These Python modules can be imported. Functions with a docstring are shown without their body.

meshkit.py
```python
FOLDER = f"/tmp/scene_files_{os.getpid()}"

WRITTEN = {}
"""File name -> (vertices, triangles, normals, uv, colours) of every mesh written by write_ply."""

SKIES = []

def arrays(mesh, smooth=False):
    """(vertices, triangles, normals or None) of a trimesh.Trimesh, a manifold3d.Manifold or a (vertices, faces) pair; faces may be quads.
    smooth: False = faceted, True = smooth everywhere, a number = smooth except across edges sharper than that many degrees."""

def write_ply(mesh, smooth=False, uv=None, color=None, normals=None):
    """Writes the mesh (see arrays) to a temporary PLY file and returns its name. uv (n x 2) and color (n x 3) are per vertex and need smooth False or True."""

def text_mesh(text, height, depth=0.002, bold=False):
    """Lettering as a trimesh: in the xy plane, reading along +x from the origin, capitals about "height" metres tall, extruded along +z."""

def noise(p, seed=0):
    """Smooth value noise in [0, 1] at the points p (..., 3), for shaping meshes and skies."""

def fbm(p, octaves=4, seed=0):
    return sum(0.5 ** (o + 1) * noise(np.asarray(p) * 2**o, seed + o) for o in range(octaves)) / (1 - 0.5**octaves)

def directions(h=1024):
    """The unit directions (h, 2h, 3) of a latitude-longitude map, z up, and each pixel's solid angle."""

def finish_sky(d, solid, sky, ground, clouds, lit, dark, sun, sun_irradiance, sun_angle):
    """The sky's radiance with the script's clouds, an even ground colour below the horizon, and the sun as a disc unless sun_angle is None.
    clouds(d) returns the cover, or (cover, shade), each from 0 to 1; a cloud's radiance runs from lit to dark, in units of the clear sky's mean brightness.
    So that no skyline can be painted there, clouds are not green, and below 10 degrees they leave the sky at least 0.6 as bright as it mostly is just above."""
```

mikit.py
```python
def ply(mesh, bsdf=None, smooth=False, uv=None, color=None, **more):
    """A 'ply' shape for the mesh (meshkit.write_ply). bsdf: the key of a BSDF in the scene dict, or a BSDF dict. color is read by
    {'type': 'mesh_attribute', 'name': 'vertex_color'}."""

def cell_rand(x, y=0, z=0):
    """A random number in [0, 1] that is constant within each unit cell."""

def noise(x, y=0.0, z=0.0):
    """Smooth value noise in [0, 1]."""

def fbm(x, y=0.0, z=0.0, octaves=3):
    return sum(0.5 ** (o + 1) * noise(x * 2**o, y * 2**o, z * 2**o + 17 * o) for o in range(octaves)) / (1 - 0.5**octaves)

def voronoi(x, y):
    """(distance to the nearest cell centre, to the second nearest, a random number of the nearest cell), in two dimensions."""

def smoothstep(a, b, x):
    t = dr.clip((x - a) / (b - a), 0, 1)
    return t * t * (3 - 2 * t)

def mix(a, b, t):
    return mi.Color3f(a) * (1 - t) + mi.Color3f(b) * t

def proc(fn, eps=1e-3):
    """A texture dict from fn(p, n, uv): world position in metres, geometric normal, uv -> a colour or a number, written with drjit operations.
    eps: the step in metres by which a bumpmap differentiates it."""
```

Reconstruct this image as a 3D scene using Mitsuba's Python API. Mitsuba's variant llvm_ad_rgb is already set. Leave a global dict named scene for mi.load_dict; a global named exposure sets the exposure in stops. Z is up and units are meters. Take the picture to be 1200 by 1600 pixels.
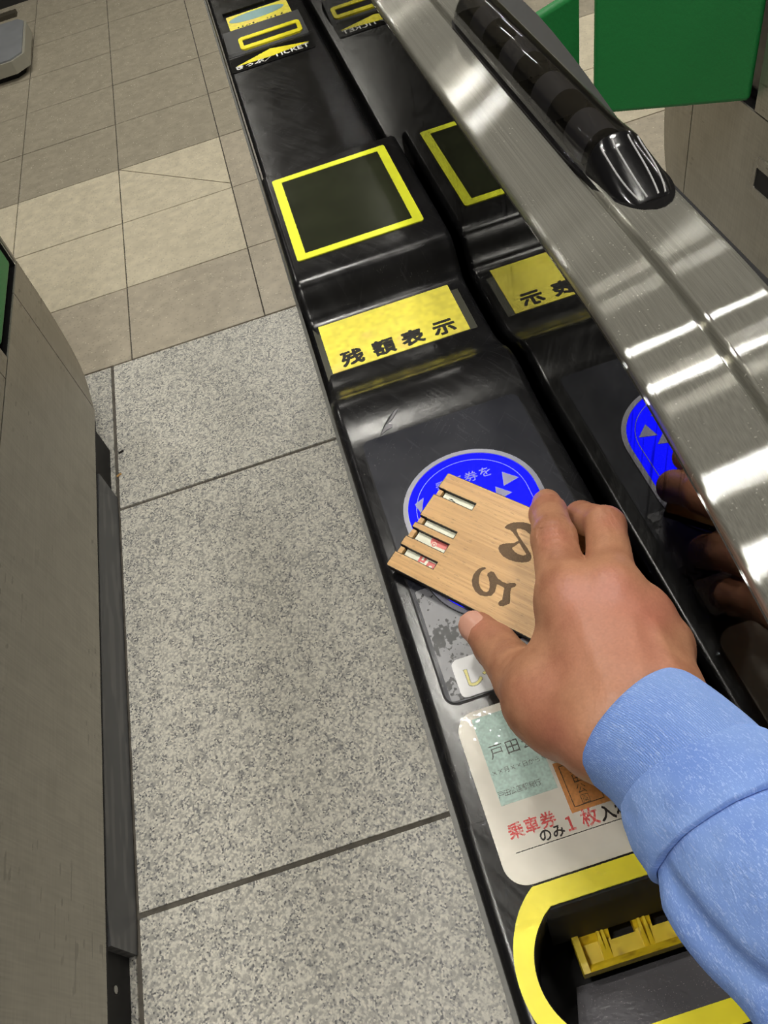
import math, random
import numpy as np, trimesh, manifold3d as m3, shapely, mitsuba as mi, drjit as dr
from shapely.geometry import Polygon, Point, box as sbox, LineString
from shapely import affinity
from mikit import ply, proc, noise, fbm, voronoi, cell_rand, smoothstep, mix
import meshkit
T = mi.ScalarTransform4f
rng = np.random.default_rng(7)
scene, labels = {}, {}

# ------------------------------------------------------------------ camera, lamps, exposure
EYE = np.array([0, 0, 1.36])
FWD = np.array([-0.0002090716, 0.6266980907, -0.7792621249])
DOWN = np.array([-0.3137772427, -0.7399478851, -0.5949966128])
scene['camera'] = {'type': 'perspective', 'fov': 2 * math.degrees(math.atan(600 / 1230)), 'fov_axis': 'x', 'near_clip': 0.02, 'far_clip': 60.0,
                   'to_world': T().look_at(origin=EYE.tolist(), target=(EYE + FWD).tolist(), up=(-DOWN).tolist())}
exposure = 0.18
CEILING = 2.75
LAMPS = [(0.02, 1.06), (0.62, 0.32), (-0.50, 0.28), (0.78, 3.55), (-1.4, 3.0), (2.5, 1.6), (2.2, 2.7),
         (-0.6, -1.6), (1.5, -1.6), (-0.3, 4.75), (1.7, 4.75)]      # small lamps with two panes each, let into the ceiling
LAMP_POWER = 315.0
LAMP_TINT = (1.0, 0.965, 0.885)
BLUE_LIGHT = (0.004, 0.006, 2.2)

# ------------------------------------------------------------------ outlines of the printed characters (64 x 64 grid)
GLYPHS = {
 '残': [[25, 10, 35, 14, 41, 18, 39, 30, 28, 28, 27, 31, 27, 32, 38, 34, 37, 41, 29, 40, 28, 44, 37, 45, 37, 57, 41, 57, 41, 46, 55, 48, 55, 44, 41, 42, 41, 40, 42, 34, 56, 37, 57, 33, 42, 30, 45, 20, 49, 24, 54, 29, 57, 28, 52, 22, 46, 16, 49, 12, 52, 10, 53, 10, 54, 11, 55, 16, 58, 14, 57, 9, 54, 6, 49, 6, 46, 9, 43, 14, 34, 9, 27, 7], [44, 54, 46, 56, 54, 51, 52, 49], [6, 28, 11, 38, 14, 50, 7, 51, 7, 54, 28, 54, 28, 51, 18, 51, 16, 43, 24, 43, 26, 42, 26, 36, 23, 26, 19, 17, 14, 10, 9, 6, 6, 9, 13, 15, 18, 23, 12, 28, 14, 31, 20, 28, 22, 39, 15, 39, 12, 32, 9, 25]],
 '額': [[46, 13, 49, 15, 58, 8, 55, 5], [33, 51, 33, 54, 57, 54, 57, 51, 47, 51, 46, 45, 56, 45, 56, 16, 35, 16, 35, 45, 42, 45, 43, 51], [38, 19, 52, 19, 52, 25, 39, 25], [38, 28, 52, 28, 52, 33, 39, 33], [38, 37, 52, 37, 52, 42, 39, 42], [30, 8, 41, 15, 43, 12, 32, 5], [6, 24, 13, 28, 17, 30, 13, 33, 15, 36, 20, 33, 24, 39, 16, 39, 13, 36, 9, 32, 7, 35, 13, 41, 16, 46, 19, 46, 18, 42, 26, 43, 28, 41, 26, 36, 23, 31, 31, 26, 28, 22, 28, 6, 25, 6, 25, 7, 15, 8, 14, 6, 11, 6, 11, 22, 8, 21], [20, 28, 12, 23, 28, 23], [14, 11, 25, 11, 25, 19, 15, 19], [8, 52, 18, 52, 16, 56, 19, 57, 22, 52, 31, 52, 31, 42, 28, 42, 28, 48, 11, 48, 11, 42, 8, 42]],
 '表': [[6, 20, 17, 25, 26, 31, 8, 32, 8, 35, 30, 35, 30, 40, 13, 40, 13, 44, 30, 44, 30, 48, 10, 48, 10, 52, 30, 52, 30, 57, 34, 57, 34, 52, 54, 52, 54, 48, 34, 48, 34, 44, 52, 44, 52, 40, 34, 40, 34, 35, 56, 35, 56, 32, 36, 31, 38, 26, 42, 22, 51, 29, 55, 27, 44, 19, 50, 14, 58, 11, 55, 7, 47, 11, 40, 17, 36, 23, 32, 31, 23, 24, 23, 12, 36, 16, 37, 12, 18, 6, 16, 9, 17, 10, 18, 12, 18, 21, 9, 17]],
 '示': [[7, 35, 7, 39, 57, 39, 57, 35, 34, 35, 34, 9, 33, 7, 29, 6, 21, 6, 20, 10, 28, 10, 30, 10, 30, 35], [42, 28, 46, 29, 53, 19, 56, 12, 52, 11, 49, 18], [12, 53, 52, 53, 52, 49, 12, 49], [6, 13, 12, 20, 17, 29, 21, 28, 17, 20, 11, 12, 10, 11]],
 '乗': [[6, 10, 17, 15, 26, 21, 10, 21, 10, 25, 18, 25, 18, 31, 7, 31, 7, 35, 18, 35, 18, 41, 10, 41, 10, 45, 30, 45, 30, 50, 12, 49, 11, 52, 33, 54, 49, 56, 52, 53, 34, 50, 34, 45, 54, 45, 54, 41, 46, 41, 46, 35, 57, 35, 57, 31, 46, 31, 46, 25, 55, 25, 55, 21, 37, 21, 47, 14, 58, 10, 55, 7, 44, 12, 34, 19, 34, 5, 30, 5, 30, 19, 22, 13, 11, 7, 9, 7], [34, 25, 42, 25, 42, 31, 34, 31], [34, 35, 42, 35, 42, 41, 34, 41], [22, 25, 30, 25, 30, 31, 22, 31], [22, 35, 30, 35, 30, 41, 22, 41]],
 '車': [[7, 14, 7, 17, 30, 18, 30, 22, 13, 22, 13, 44, 30, 44, 30, 48, 9, 48, 9, 52, 30, 52, 30, 57, 34, 57, 34, 52, 55, 52, 55, 48, 34, 48, 34, 44, 51, 44, 51, 22, 34, 22, 34, 18, 57, 17, 57, 14, 34, 14, 34, 5, 30, 5, 30, 14], [34, 26, 47, 26, 47, 31, 34, 31], [34, 35, 47, 35, 47, 40, 34, 40], [17, 26, 30, 26, 30, 31, 17, 31], [17, 35, 30, 35, 30, 40, 17, 40]],
 '券': [[6, 25, 14, 29, 19, 34, 8, 34, 8, 38, 23, 38, 26, 43, 11, 43, 11, 47, 20, 47, 16, 54, 19, 56, 21, 54, 24, 49, 21, 47, 28, 47, 31, 57, 35, 57, 33, 47, 40, 47, 45, 56, 49, 54, 44, 47, 53, 47, 53, 43, 31, 43, 28, 38, 57, 38, 57, 34, 43, 34, 50, 28, 58, 24, 55, 21, 47, 25, 45, 10, 44, 8, 42, 7, 33, 6, 31, 10, 39, 10, 41, 11, 42, 15, 43, 23, 29, 23, 27, 17, 24, 12, 19, 9, 12, 6, 9, 9, 15, 11, 19, 14, 23, 17, 25, 23, 16, 23, 16, 25, 9, 21], [25, 34, 19, 27, 44, 27, 38, 34]],
 'を': [[9, 26, 17, 36, 22, 44, 11, 44, 11, 48, 24, 48, 25, 55, 30, 54, 28, 48, 45, 49, 45, 45, 27, 44, 22, 35, 26, 37, 31, 37, 34, 36, 37, 32, 52, 39, 53, 35, 37, 28, 37, 17, 33, 17, 33, 26, 27, 22, 25, 20, 24, 17, 24, 15, 25, 14, 29, 12, 39, 12, 50, 13, 49, 8, 30, 8, 25, 9, 21, 11, 20, 15, 20, 19, 22, 22, 25, 25, 33, 30, 32, 32, 30, 33, 26, 33, 21, 32, 17, 28, 13, 24]],
 'の': [[9, 27, 10, 35, 14, 42, 21, 47, 25, 49, 30, 50, 39, 50, 43, 48, 47, 46, 52, 40, 53, 37, 55, 32, 54, 23, 53, 20, 50, 16, 47, 13, 43, 11, 34, 8, 31, 12, 37, 13, 43, 16, 47, 20, 50, 25, 50, 28, 50, 34, 48, 39, 44, 43, 40, 45, 35, 46, 33, 35, 30, 24, 26, 16, 22, 13, 17, 13, 13, 15, 10, 21], [13, 27, 14, 22, 17, 18, 19, 18, 22, 19, 25, 24, 27, 31, 31, 46, 23, 43, 18, 39, 14, 33]],
 'み': [[8, 19, 9, 25, 13, 30, 19, 33, 27, 35, 32, 47, 17, 47, 17, 51, 37, 52, 39, 50, 37, 47, 31, 34, 39, 33, 46, 30, 47, 39, 51, 39, 50, 28, 57, 24, 55, 19, 49, 23, 47, 18, 44, 14, 40, 10, 35, 7, 31, 10, 37, 14, 42, 18, 45, 25, 43, 27, 35, 30, 29, 31, 23, 16, 20, 14, 17, 12, 14, 12, 11, 13, 9, 16], [12, 19, 13, 17, 14, 17, 18, 17, 20, 21, 25, 31, 19, 29, 15, 27, 13, 23]],
 '1': [[9, 14, 18, 14, 18, 45, 11, 45, 11, 48, 17, 50, 19, 51, 23, 51, 23, 14, 31, 14, 31, 10, 9, 10]],
 '枚': [[25, 9, 32, 13, 39, 19, 35, 28, 33, 36, 28, 31, 25, 34, 29, 39, 32, 44, 36, 57, 40, 56, 37, 46, 57, 46, 57, 42, 53, 42, 50, 30, 45, 19, 51, 14, 58, 9, 55, 5, 48, 10, 42, 16, 36, 10, 28, 5], [35, 41, 38, 32, 42, 23, 46, 32, 49, 42, 36, 42], [6, 19, 11, 29, 15, 41, 7, 41, 7, 45, 16, 45, 16, 57, 20, 57, 20, 45, 27, 45, 27, 41, 20, 41, 20, 36, 29, 24, 26, 20, 20, 30, 20, 6, 16, 6, 16, 31, 11, 21, 8, 15]],
 '入': [[6, 9, 13, 14, 19, 19, 24, 27, 27, 34, 29, 43, 27, 47, 21, 52, 23, 56, 29, 51, 33, 45, 44, 26, 48, 19, 53, 15, 58, 11, 56, 6, 52, 9, 47, 13, 41, 22, 33, 37, 27, 24, 21, 14, 16, 10, 10, 6]],
 'れ': [[7, 18, 19, 35, 20, 40, 19, 41, 9, 39, 9, 44, 20, 45, 20, 54, 25, 54, 24, 46, 26, 44, 24, 40, 24, 37, 31, 43, 36, 45, 42, 46, 46, 45, 47, 43, 48, 40, 47, 20, 47, 16, 48, 15, 51, 15, 54, 16, 58, 19, 58, 14, 55, 12, 50, 10, 46, 10, 43, 12, 42, 15, 42, 18, 44, 39, 42, 41, 41, 42, 38, 42, 33, 40, 28, 36, 23, 31, 23, 8, 19, 8, 19, 27, 10, 15]],
 '戸': [[8, 54, 56, 54, 56, 50, 8, 50], [6, 8, 10, 13, 12, 20, 13, 27, 13, 43, 52, 43, 52, 21, 48, 21, 48, 24, 17, 24, 16, 16, 12, 9, 9, 5], [18, 28, 48, 28, 48, 40, 18, 40]],
 '田': [[9, 53, 55, 53, 55, 6, 51, 6, 50, 9, 14, 9, 14, 6, 9, 6], [34, 14, 50, 14, 50, 29, 34, 29], [34, 34, 50, 34, 50, 49, 34, 49], [14, 14, 29, 14, 29, 29, 14, 29], [14, 34, 29, 34, 29, 49, 14, 49]],
 '公': [[37, 54, 41, 56, 48, 45, 54, 38, 58, 35, 55, 31, 51, 34, 46, 41], [11, 14, 15, 17, 19, 21, 30, 40, 35, 38, 27, 25, 19, 15, 45, 16, 38, 25, 42, 27, 50, 16, 56, 8, 52, 6, 48, 12, 23, 10, 13, 9], [7, 34, 15, 43, 19, 49, 22, 55, 26, 54, 21, 44, 14, 34, 11, 31]],
 '園': [[9, 55, 55, 55, 55, 6, 51, 6, 51, 8, 13, 8, 13, 6, 9, 6], [13, 12, 51, 12, 51, 51, 13, 51], [14, 17, 23, 21, 29, 25, 19, 26, 19, 35, 45, 35, 45, 26, 48, 25, 43, 21, 49, 17, 47, 15, 33, 21, 33, 13, 29, 13, 29, 21, 24, 18, 17, 15], [33, 25, 40, 22, 44, 25, 34, 25], [22, 28, 41, 28, 41, 32, 23, 32], [15, 38, 15, 40, 30, 40, 30, 44, 19, 44, 19, 46, 30, 47, 30, 50, 34, 50, 34, 47, 45, 46, 45, 44, 34, 44, 34, 40, 48, 40, 48, 38]],
 '駅': [[28, 8, 32, 14, 33, 22, 34, 55, 56, 55, 56, 32, 47, 32, 47, 31, 49, 23, 51, 17, 55, 12, 58, 9, 55, 5, 52, 9, 49, 13, 47, 17, 43, 32, 38, 32, 37, 19, 34, 10, 32, 5], [38, 36, 52, 36, 52, 51, 38, 51], [9, 55, 30, 55, 30, 51, 22, 51, 22, 46, 28, 46, 28, 43, 22, 43, 22, 38, 28, 38, 28, 35, 22, 34, 22, 29, 30, 29, 29, 10, 28, 7, 26, 6, 19, 6, 18, 9, 23, 9, 25, 10, 26, 16, 24, 16, 21, 23, 23, 23, 26, 18, 26, 26, 9, 26], [12, 29, 18, 29, 18, 34, 13, 34], [12, 38, 18, 38, 18, 43, 13, 43], [12, 46, 18, 46, 18, 51, 13, 51], [19, 13, 17, 22, 19, 22, 21, 14], [13, 21, 15, 22, 16, 14, 15, 11, 13, 11], [6, 10, 8, 15, 9, 23, 11, 22, 11, 16, 9, 10, 8, 8]],
 '発': [[6, 33, 11, 36, 17, 41, 10, 47, 11, 47, 13, 49, 20, 44, 25, 51, 11, 51, 11, 55, 28, 55, 31, 53, 26, 45, 19, 37, 45, 37, 38, 46, 33, 56, 36, 57, 40, 50, 47, 56, 50, 54, 42, 47, 46, 43, 53, 50, 57, 48, 48, 40, 53, 37, 58, 34, 55, 30, 48, 35, 47, 33, 41, 33, 41, 25, 54, 25, 54, 21, 41, 21, 41, 11, 42, 10, 50, 10, 51, 11, 52, 17, 56, 15, 55, 11, 54, 8, 53, 7, 51, 6, 39, 6, 38, 7, 37, 9, 37, 21, 27, 21, 25, 15, 22, 12, 17, 8, 11, 5, 9, 8, 14, 11, 18, 13, 21, 17, 22, 21, 10, 21, 10, 25, 23, 25, 23, 33, 17, 33, 16, 35, 8, 30], [27, 33, 27, 25, 37, 25, 37, 33]],
 '行': [[26, 34, 26, 38, 57, 38, 57, 34, 49, 34, 49, 10, 48, 7, 44, 6, 36, 6, 35, 10, 44, 10, 45, 10, 45, 34], [28, 50, 28, 54, 56, 54, 56, 50], [6, 28, 14, 36, 21, 45, 25, 44, 19, 35, 19, 5, 15, 5, 15, 30, 8, 25], [6, 45, 13, 50, 19, 57, 23, 55, 17, 49, 9, 42]],
 '×': [[14, 16, 29, 31, 14, 46, 17, 49, 32, 34, 47, 49, 50, 46, 35, 31, 50, 16, 47, 13, 32, 28, 17, 13]],
 '月': [[6, 8, 11, 16, 14, 24, 16, 35, 16, 54, 50, 54, 50, 11, 49, 8, 45, 6, 35, 6, 33, 10, 44, 10, 45, 11, 45, 23, 19, 23, 16, 15, 11, 7, 9, 5], [20, 37, 19, 27, 45, 27, 45, 37], [20, 41, 45, 41, 45, 50, 20, 50]],
 '日': [[14, 53, 51, 53, 51, 6, 46, 6, 46, 10, 18, 10, 18, 6, 14, 6], [18, 14, 46, 14, 46, 30, 18, 30], [18, 34, 46, 34, 46, 49, 18, 49]],
 'か': [[44, 46, 48, 48, 54, 38, 58, 28, 54, 26, 49, 37], [9, 37, 8, 41, 22, 42, 23, 54, 28, 54, 26, 42, 34, 43, 37, 42, 40, 40, 42, 36, 42, 29, 41, 19, 39, 14, 37, 10, 35, 9, 32, 8, 26, 9, 24, 9, 24, 10, 23, 14, 29, 13, 32, 13, 35, 15, 36, 19, 37, 28, 37, 35, 35, 38, 31, 39, 26, 38, 20, 21, 14, 8, 9, 10, 16, 22, 21, 38]],
 'ら': [[14, 22, 17, 44, 21, 44, 19, 28, 25, 32, 29, 34, 35, 35, 40, 35, 45, 33, 48, 31, 50, 29, 52, 24, 51, 17, 47, 13, 42, 10, 33, 8, 22, 8, 21, 12, 34, 12, 39, 14, 43, 15, 46, 18, 47, 22, 47, 26, 44, 29, 38, 31, 32, 30, 27, 29, 24, 27, 20, 23, 18, 21], [22, 50, 23, 54, 36, 51, 44, 50, 44, 49, 43, 45]],
 'し': [[18, 16, 18, 46, 17, 54, 23, 54, 22, 19, 23, 15, 25, 13, 29, 12, 33, 12, 38, 13, 42, 14, 45, 17, 51, 23, 54, 19, 48, 13, 43, 10, 36, 7, 28, 7, 23, 9, 19, 12]],
 'っ': [[13, 32, 31, 37, 36, 38, 42, 38, 47, 36, 50, 32, 52, 27, 51, 22, 48, 17, 43, 13, 35, 10, 26, 9, 25, 13, 30, 13, 36, 15, 42, 17, 45, 20, 46, 22, 47, 25, 46, 30, 44, 32, 42, 33, 36, 34, 27, 32, 15, 28]],
 'り': [[17, 23, 16, 36, 18, 54, 23, 54, 20, 39, 23, 44, 27, 48, 33, 51, 37, 51, 39, 51, 43, 49, 45, 45, 47, 40, 48, 35, 48, 31, 47, 25, 46, 21, 43, 17, 41, 14, 36, 11, 30, 8, 25, 7, 22, 11, 29, 13, 34, 15, 40, 19, 42, 23, 44, 29, 43, 37, 42, 42, 39, 46, 36, 47, 32, 47, 29, 45, 26, 42, 24, 38, 21, 33, 20, 28, 21, 23]],
 'き': [[13, 33, 13, 37, 23, 36, 36, 37, 34, 44, 14, 44, 14, 48, 22, 48, 32, 48, 31, 54, 34, 55, 35, 55, 37, 48, 48, 50, 49, 47, 38, 44, 40, 37, 51, 39, 52, 35, 42, 33, 45, 27, 48, 24, 46, 20, 33, 22, 34, 26, 42, 25, 38, 33, 31, 32, 14, 33], [15, 17, 15, 21, 17, 26, 21, 25, 19, 21, 19, 17, 19, 16, 21, 14, 24, 12, 29, 12, 38, 12, 45, 13, 45, 8, 35, 7, 28, 7, 23, 8, 19, 10, 16, 12, 15, 14]],
 'ぷ': [[45, 43, 45, 45, 46, 47, 48, 49, 51, 50, 53, 50, 55, 49, 58, 45, 58, 42, 57, 40, 55, 38, 53, 38, 50, 38, 48, 39, 46, 40], [48, 43, 49, 41, 52, 40, 55, 42, 55, 44, 54, 47, 51, 47, 48, 46], [43, 29, 47, 31, 52, 23, 57, 14, 52, 11, 49, 21], [23, 50, 25, 53, 26, 53, 39, 46, 40, 43, 34, 38, 31, 40, 35, 43, 30, 46], [21, 9, 20, 13, 25, 12, 30, 12, 33, 13, 35, 15, 35, 18, 32, 23, 28, 29, 23, 33, 27, 36, 34, 28, 37, 23, 39, 19, 39, 14, 37, 10, 31, 8], [5, 15, 13, 20, 19, 25, 22, 22, 16, 17, 8, 11]],
 '／': [[6, 7, 56, 57, 58, 56, 8, 5]],
 'T': [[6, 47, 6, 51, 36, 51, 36, 47, 23, 47, 23, 10, 18, 10, 18, 47]],
 'I': [[10, 51, 15, 51, 15, 10, 10, 10]],
 'C': [[7, 28, 8, 35, 9, 41, 12, 45, 16, 49, 21, 51, 27, 52, 32, 50, 37, 47, 34, 43, 31, 46, 27, 47, 24, 47, 19, 46, 15, 41, 14, 38, 13, 33, 13, 24, 17, 18, 21, 15, 26, 14, 31, 15, 35, 18, 38, 15, 34, 12, 30, 10, 27, 9, 21, 10, 16, 12, 12, 15, 10, 18, 8, 23]],
 'K': [[10, 51, 15, 51, 15, 30, 32, 51, 38, 51, 25, 35, 40, 10, 34, 10, 22, 31, 15, 23, 15, 10, 10, 10]],
 'E': [[10, 51, 33, 51, 33, 47, 15, 47, 15, 34, 30, 34, 30, 29, 15, 29, 15, 15, 34, 14, 34, 10, 10, 10]],
 'お': [[42, 45, 44, 48, 51, 44, 57, 40, 55, 37, 50, 41], [10, 17, 10, 20, 12, 23, 16, 27, 22, 30, 22, 40, 11, 40, 11, 43, 11, 45, 22, 44, 22, 55, 27, 55, 26, 45, 38, 47, 38, 43, 26, 41, 26, 31, 37, 33, 44, 33, 49, 30, 51, 27, 52, 24, 52, 18, 50, 14, 46, 11, 39, 9, 34, 8, 32, 13, 37, 13, 41, 14, 45, 16, 47, 18, 48, 21, 48, 24, 46, 27, 42, 29, 35, 29, 26, 27, 26, 13, 26, 10, 23, 8, 19, 8, 15, 10, 12, 13], [14, 19, 15, 15, 18, 13, 21, 13, 22, 14, 22, 15, 22, 25, 19, 23, 16, 21]],
 '金': [[6, 39, 13, 42, 21, 47, 28, 53, 32, 57, 36, 56, 35, 54, 41, 48, 49, 43, 58, 39, 55, 36, 47, 40, 46, 36, 34, 36, 34, 29, 54, 29, 54, 25, 34, 25, 34, 11, 56, 11, 56, 7, 8, 7, 8, 11, 30, 11, 30, 25, 10, 25, 10, 29, 30, 29, 30, 36, 18, 36, 17, 39, 9, 35], [26, 45, 19, 40, 46, 40, 38, 45, 32, 51], [39, 13, 45, 23, 49, 22, 42, 12], [15, 22, 18, 23, 19, 23, 22, 19, 24, 13, 20, 12]],
 '投': [[21, 9, 30, 12, 36, 15, 29, 23, 27, 28, 25, 28, 25, 32, 51, 32, 54, 31, 49, 22, 43, 15, 50, 12, 58, 9, 55, 5, 47, 8, 39, 12, 32, 8, 23, 5], [31, 28, 35, 22, 39, 18, 44, 22, 48, 28], [23, 37, 28, 40, 30, 43, 30, 48, 31, 55, 48, 55, 48, 41, 49, 40, 56, 40, 57, 37, 55, 36, 48, 36, 46, 37, 44, 41, 44, 51, 35, 51, 34, 43, 31, 38, 26, 34], [6, 27, 14, 30, 14, 42, 7, 42, 7, 46, 14, 46, 14, 57, 18, 57, 18, 46, 25, 46, 25, 42, 18, 42, 18, 31, 24, 32, 24, 28, 18, 27, 18, 10, 18, 8, 17, 7, 14, 6, 9, 6, 7, 10, 13, 10, 14, 10, 14, 25, 7, 23]],
}

# ------------------------------------------------------------------ helpers
def add(key, mesh, bsdf, smooth=False, uv=None, **more):
    while key in scene:
        import re
        m = re.match(r'(.*)_(\d{3})$', key)
        key = f'{m[1]}_{int(m[2]) + 1:03d}' if m else key + '_001'
    scene[key] = ply(mesh, bsdf, smooth, uv=uv, **more)
    return key

def lab(key, label=None, category=None, group=None, kind=None):
    labels[key] = {k: v for k, v in dict(label=label, category=category, group=group, kind=kind).items() if v}

def bx(x0, x1, y0, y1, z0, z1):
    b = trimesh.creation.box((x1 - x0, y1 - y0, z1 - z0))
    b.apply_translation(((x0 + x1) / 2, (y0 + y1) / 2, (z0 + z1) / 2))
    return b

def cat(ms):
    return trimesh.util.concatenate(list(ms))

def rbox(x0, x1, y0, y1, z0, z1, r, n=16):
    s = m3.Manifold.sphere(r, n)
    return tm(m3.Manifold.batch_hull([s.translate((x, y, z)) for x in (x0 + r, x1 - r) for y in (y0 + r, y1 - r) for z in (z0 + r, z1 - r)]))

def tm(man):
    m = man.to_mesh()
    return trimesh.Trimesh(np.array(m.vert_properties[:, :3], float), np.array(m.tri_verts), process=False)

def man(t):
    return m3.Manifold(m3.Mesh(np.asarray(t.vertices, np.float32), np.asarray(t.faces, np.uint32)))

def prism(poly, z0, z1):
    ps = [p for p in getattr(poly, 'geoms', [poly]) if p.area > 1e-12]
    m = cat(trimesh.creation.extrude_polygon(p, z1 - z0, engine='earcut') for p in ps)
    m.apply_translation((0, 0, z0))
    return m

def rrect(x0, x1, y0, y1, r, q=8):
    return sbox(x0 + r, y0 + r, x1 - r, y1 - r).buffer(r, quad_segs=q)

def grid(P, close_v=False):
    """P (n, m, 3) -> vertices, triangles (faces run so that dP/di x dP/dj points outwards)."""
    n, m = P.shape[:2]
    i, j = np.meshgrid(np.arange(n - 1), np.arange(m if close_v else m - 1), indexing='ij')
    a, b, c, d = i * m + j, (i + 1) * m + j, (i + 1) * m + (j + 1) % m, i * m + (j + 1) % m
    f = np.stack([a, b, c, d], -1).reshape(-1, 4)
    return P.reshape(-1, 3), np.vstack([f[:, [0, 1, 2]], f[:, [0, 2, 3]]])

def chaikin(p, k=3):
    p = np.asarray(p, float)
    for _ in range(k):
        q = np.empty((2 * len(p), p.shape[1]))
        q[0::2] = p * 0.75 + np.roll(p, -1, 0) * 0.25
        q[1::2] = p * 0.25 + np.roll(p, -1, 0) * 0.75
        p = np.vstack([p[:1], q[:-2], p[-1:]])
    return p

def yz_panel(poly, x0, x1):
    """A panel whose outline is given in (y, z), from x0 to x1."""
    m = prism(poly, 0, abs(x1 - x0))
    v = m.vertices
    m.vertices = np.stack([min(x0, x1) + v[:, 2], v[:, 0], v[:, 1]], 1)
    return m

def glyph(ch, bold=0.0):
    shape = Polygon()
    for ring in GLYPHS[ch]:
        shape = shape.symmetric_difference(Polygon(list(zip(ring[0::2], ring[1::2]))).buffer(0))
    return shape.buffer(bold) if bold else shape

ADVANCE = {'1': 33, 'T': 34, 'I': 17, 'C': 36, 'K': 36, 'E': 33}
def text(s, x, y, size, z, bold=0.0, pitch=None, sx=1.0, depth=0.0003):
    """Lettering as thin raised print; x, y: lower left corner of the first character, size: height of a full character in metres."""
    k, out = size / 56, []
    for ch in s:
        if ch != ' ':
            g = affinity.affine_transform(glyph(ch, bold), [k * sx, 0, 0, k, x - 4 * k * sx, y - 5 * k])
            out.append(prism(g, z, z + depth))
        x += pitch if pitch else ADVANCE.get(ch, 58) * k * sx
    return cat(out)

# ------------------------------------------------------------------ materials
def P(base, rough=0.5, spec=0.5, metal=0.0, **k):
    c = base if isinstance(base, dict) else {'type': 'rgb', 'value': list(base)}
    r = rough if isinstance(rough, dict) else float(rough)
    return {'type': 'twosided', 'b': {'type': 'principled', 'base_color': c, 'roughness': r, 'specular': float(spec), 'metallic': float(metal), **k}}

def bump(inner, fn, scale, eps=1e-3):
    return {'type': 'twosided', 'b': {'type': 'bumpmap', 'tex': proc(fn, eps), 'scale': float(scale), 'bsdf': inner['b']}}

def granite(p, n, uv):
    a = noise(p.x * 230, p.y * 230, 3)
    b = noise(p.x * 470 + 7, p.y * 470, 9)
    c = fbm(p.x * 85, p.y * 85, 5, 3)
    v1, v2, r = voronoi(p.x * 330, p.y * 330)
    base = mix((0.38, 0.37, 0.34), (0.66, 0.64, 0.575), smoothstep(0.25, 0.75, 0.6 * a + 0.4 * b))
    base = mix(base, (0.23, 0.23, 0.23), smoothstep(0.62, 0.80, r) * smoothstep(0.38, 0.56, c + 0.22 * (b - 0.5)))
    base = mix(base, (0.10, 0.10, 0.105), smoothstep(0.88, 0.93, r) * smoothstep(0.55, 0.35, v1) * smoothstep(0.35, 0.5, c))
    base = mix(base, (0.76, 0.73, 0.65), smoothstep(0.14, 0.06, r) * 0.8)
    return base * (0.92 + 0.16 * fbm(p.x * 5, p.y * 5, 1, 3))

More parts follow.
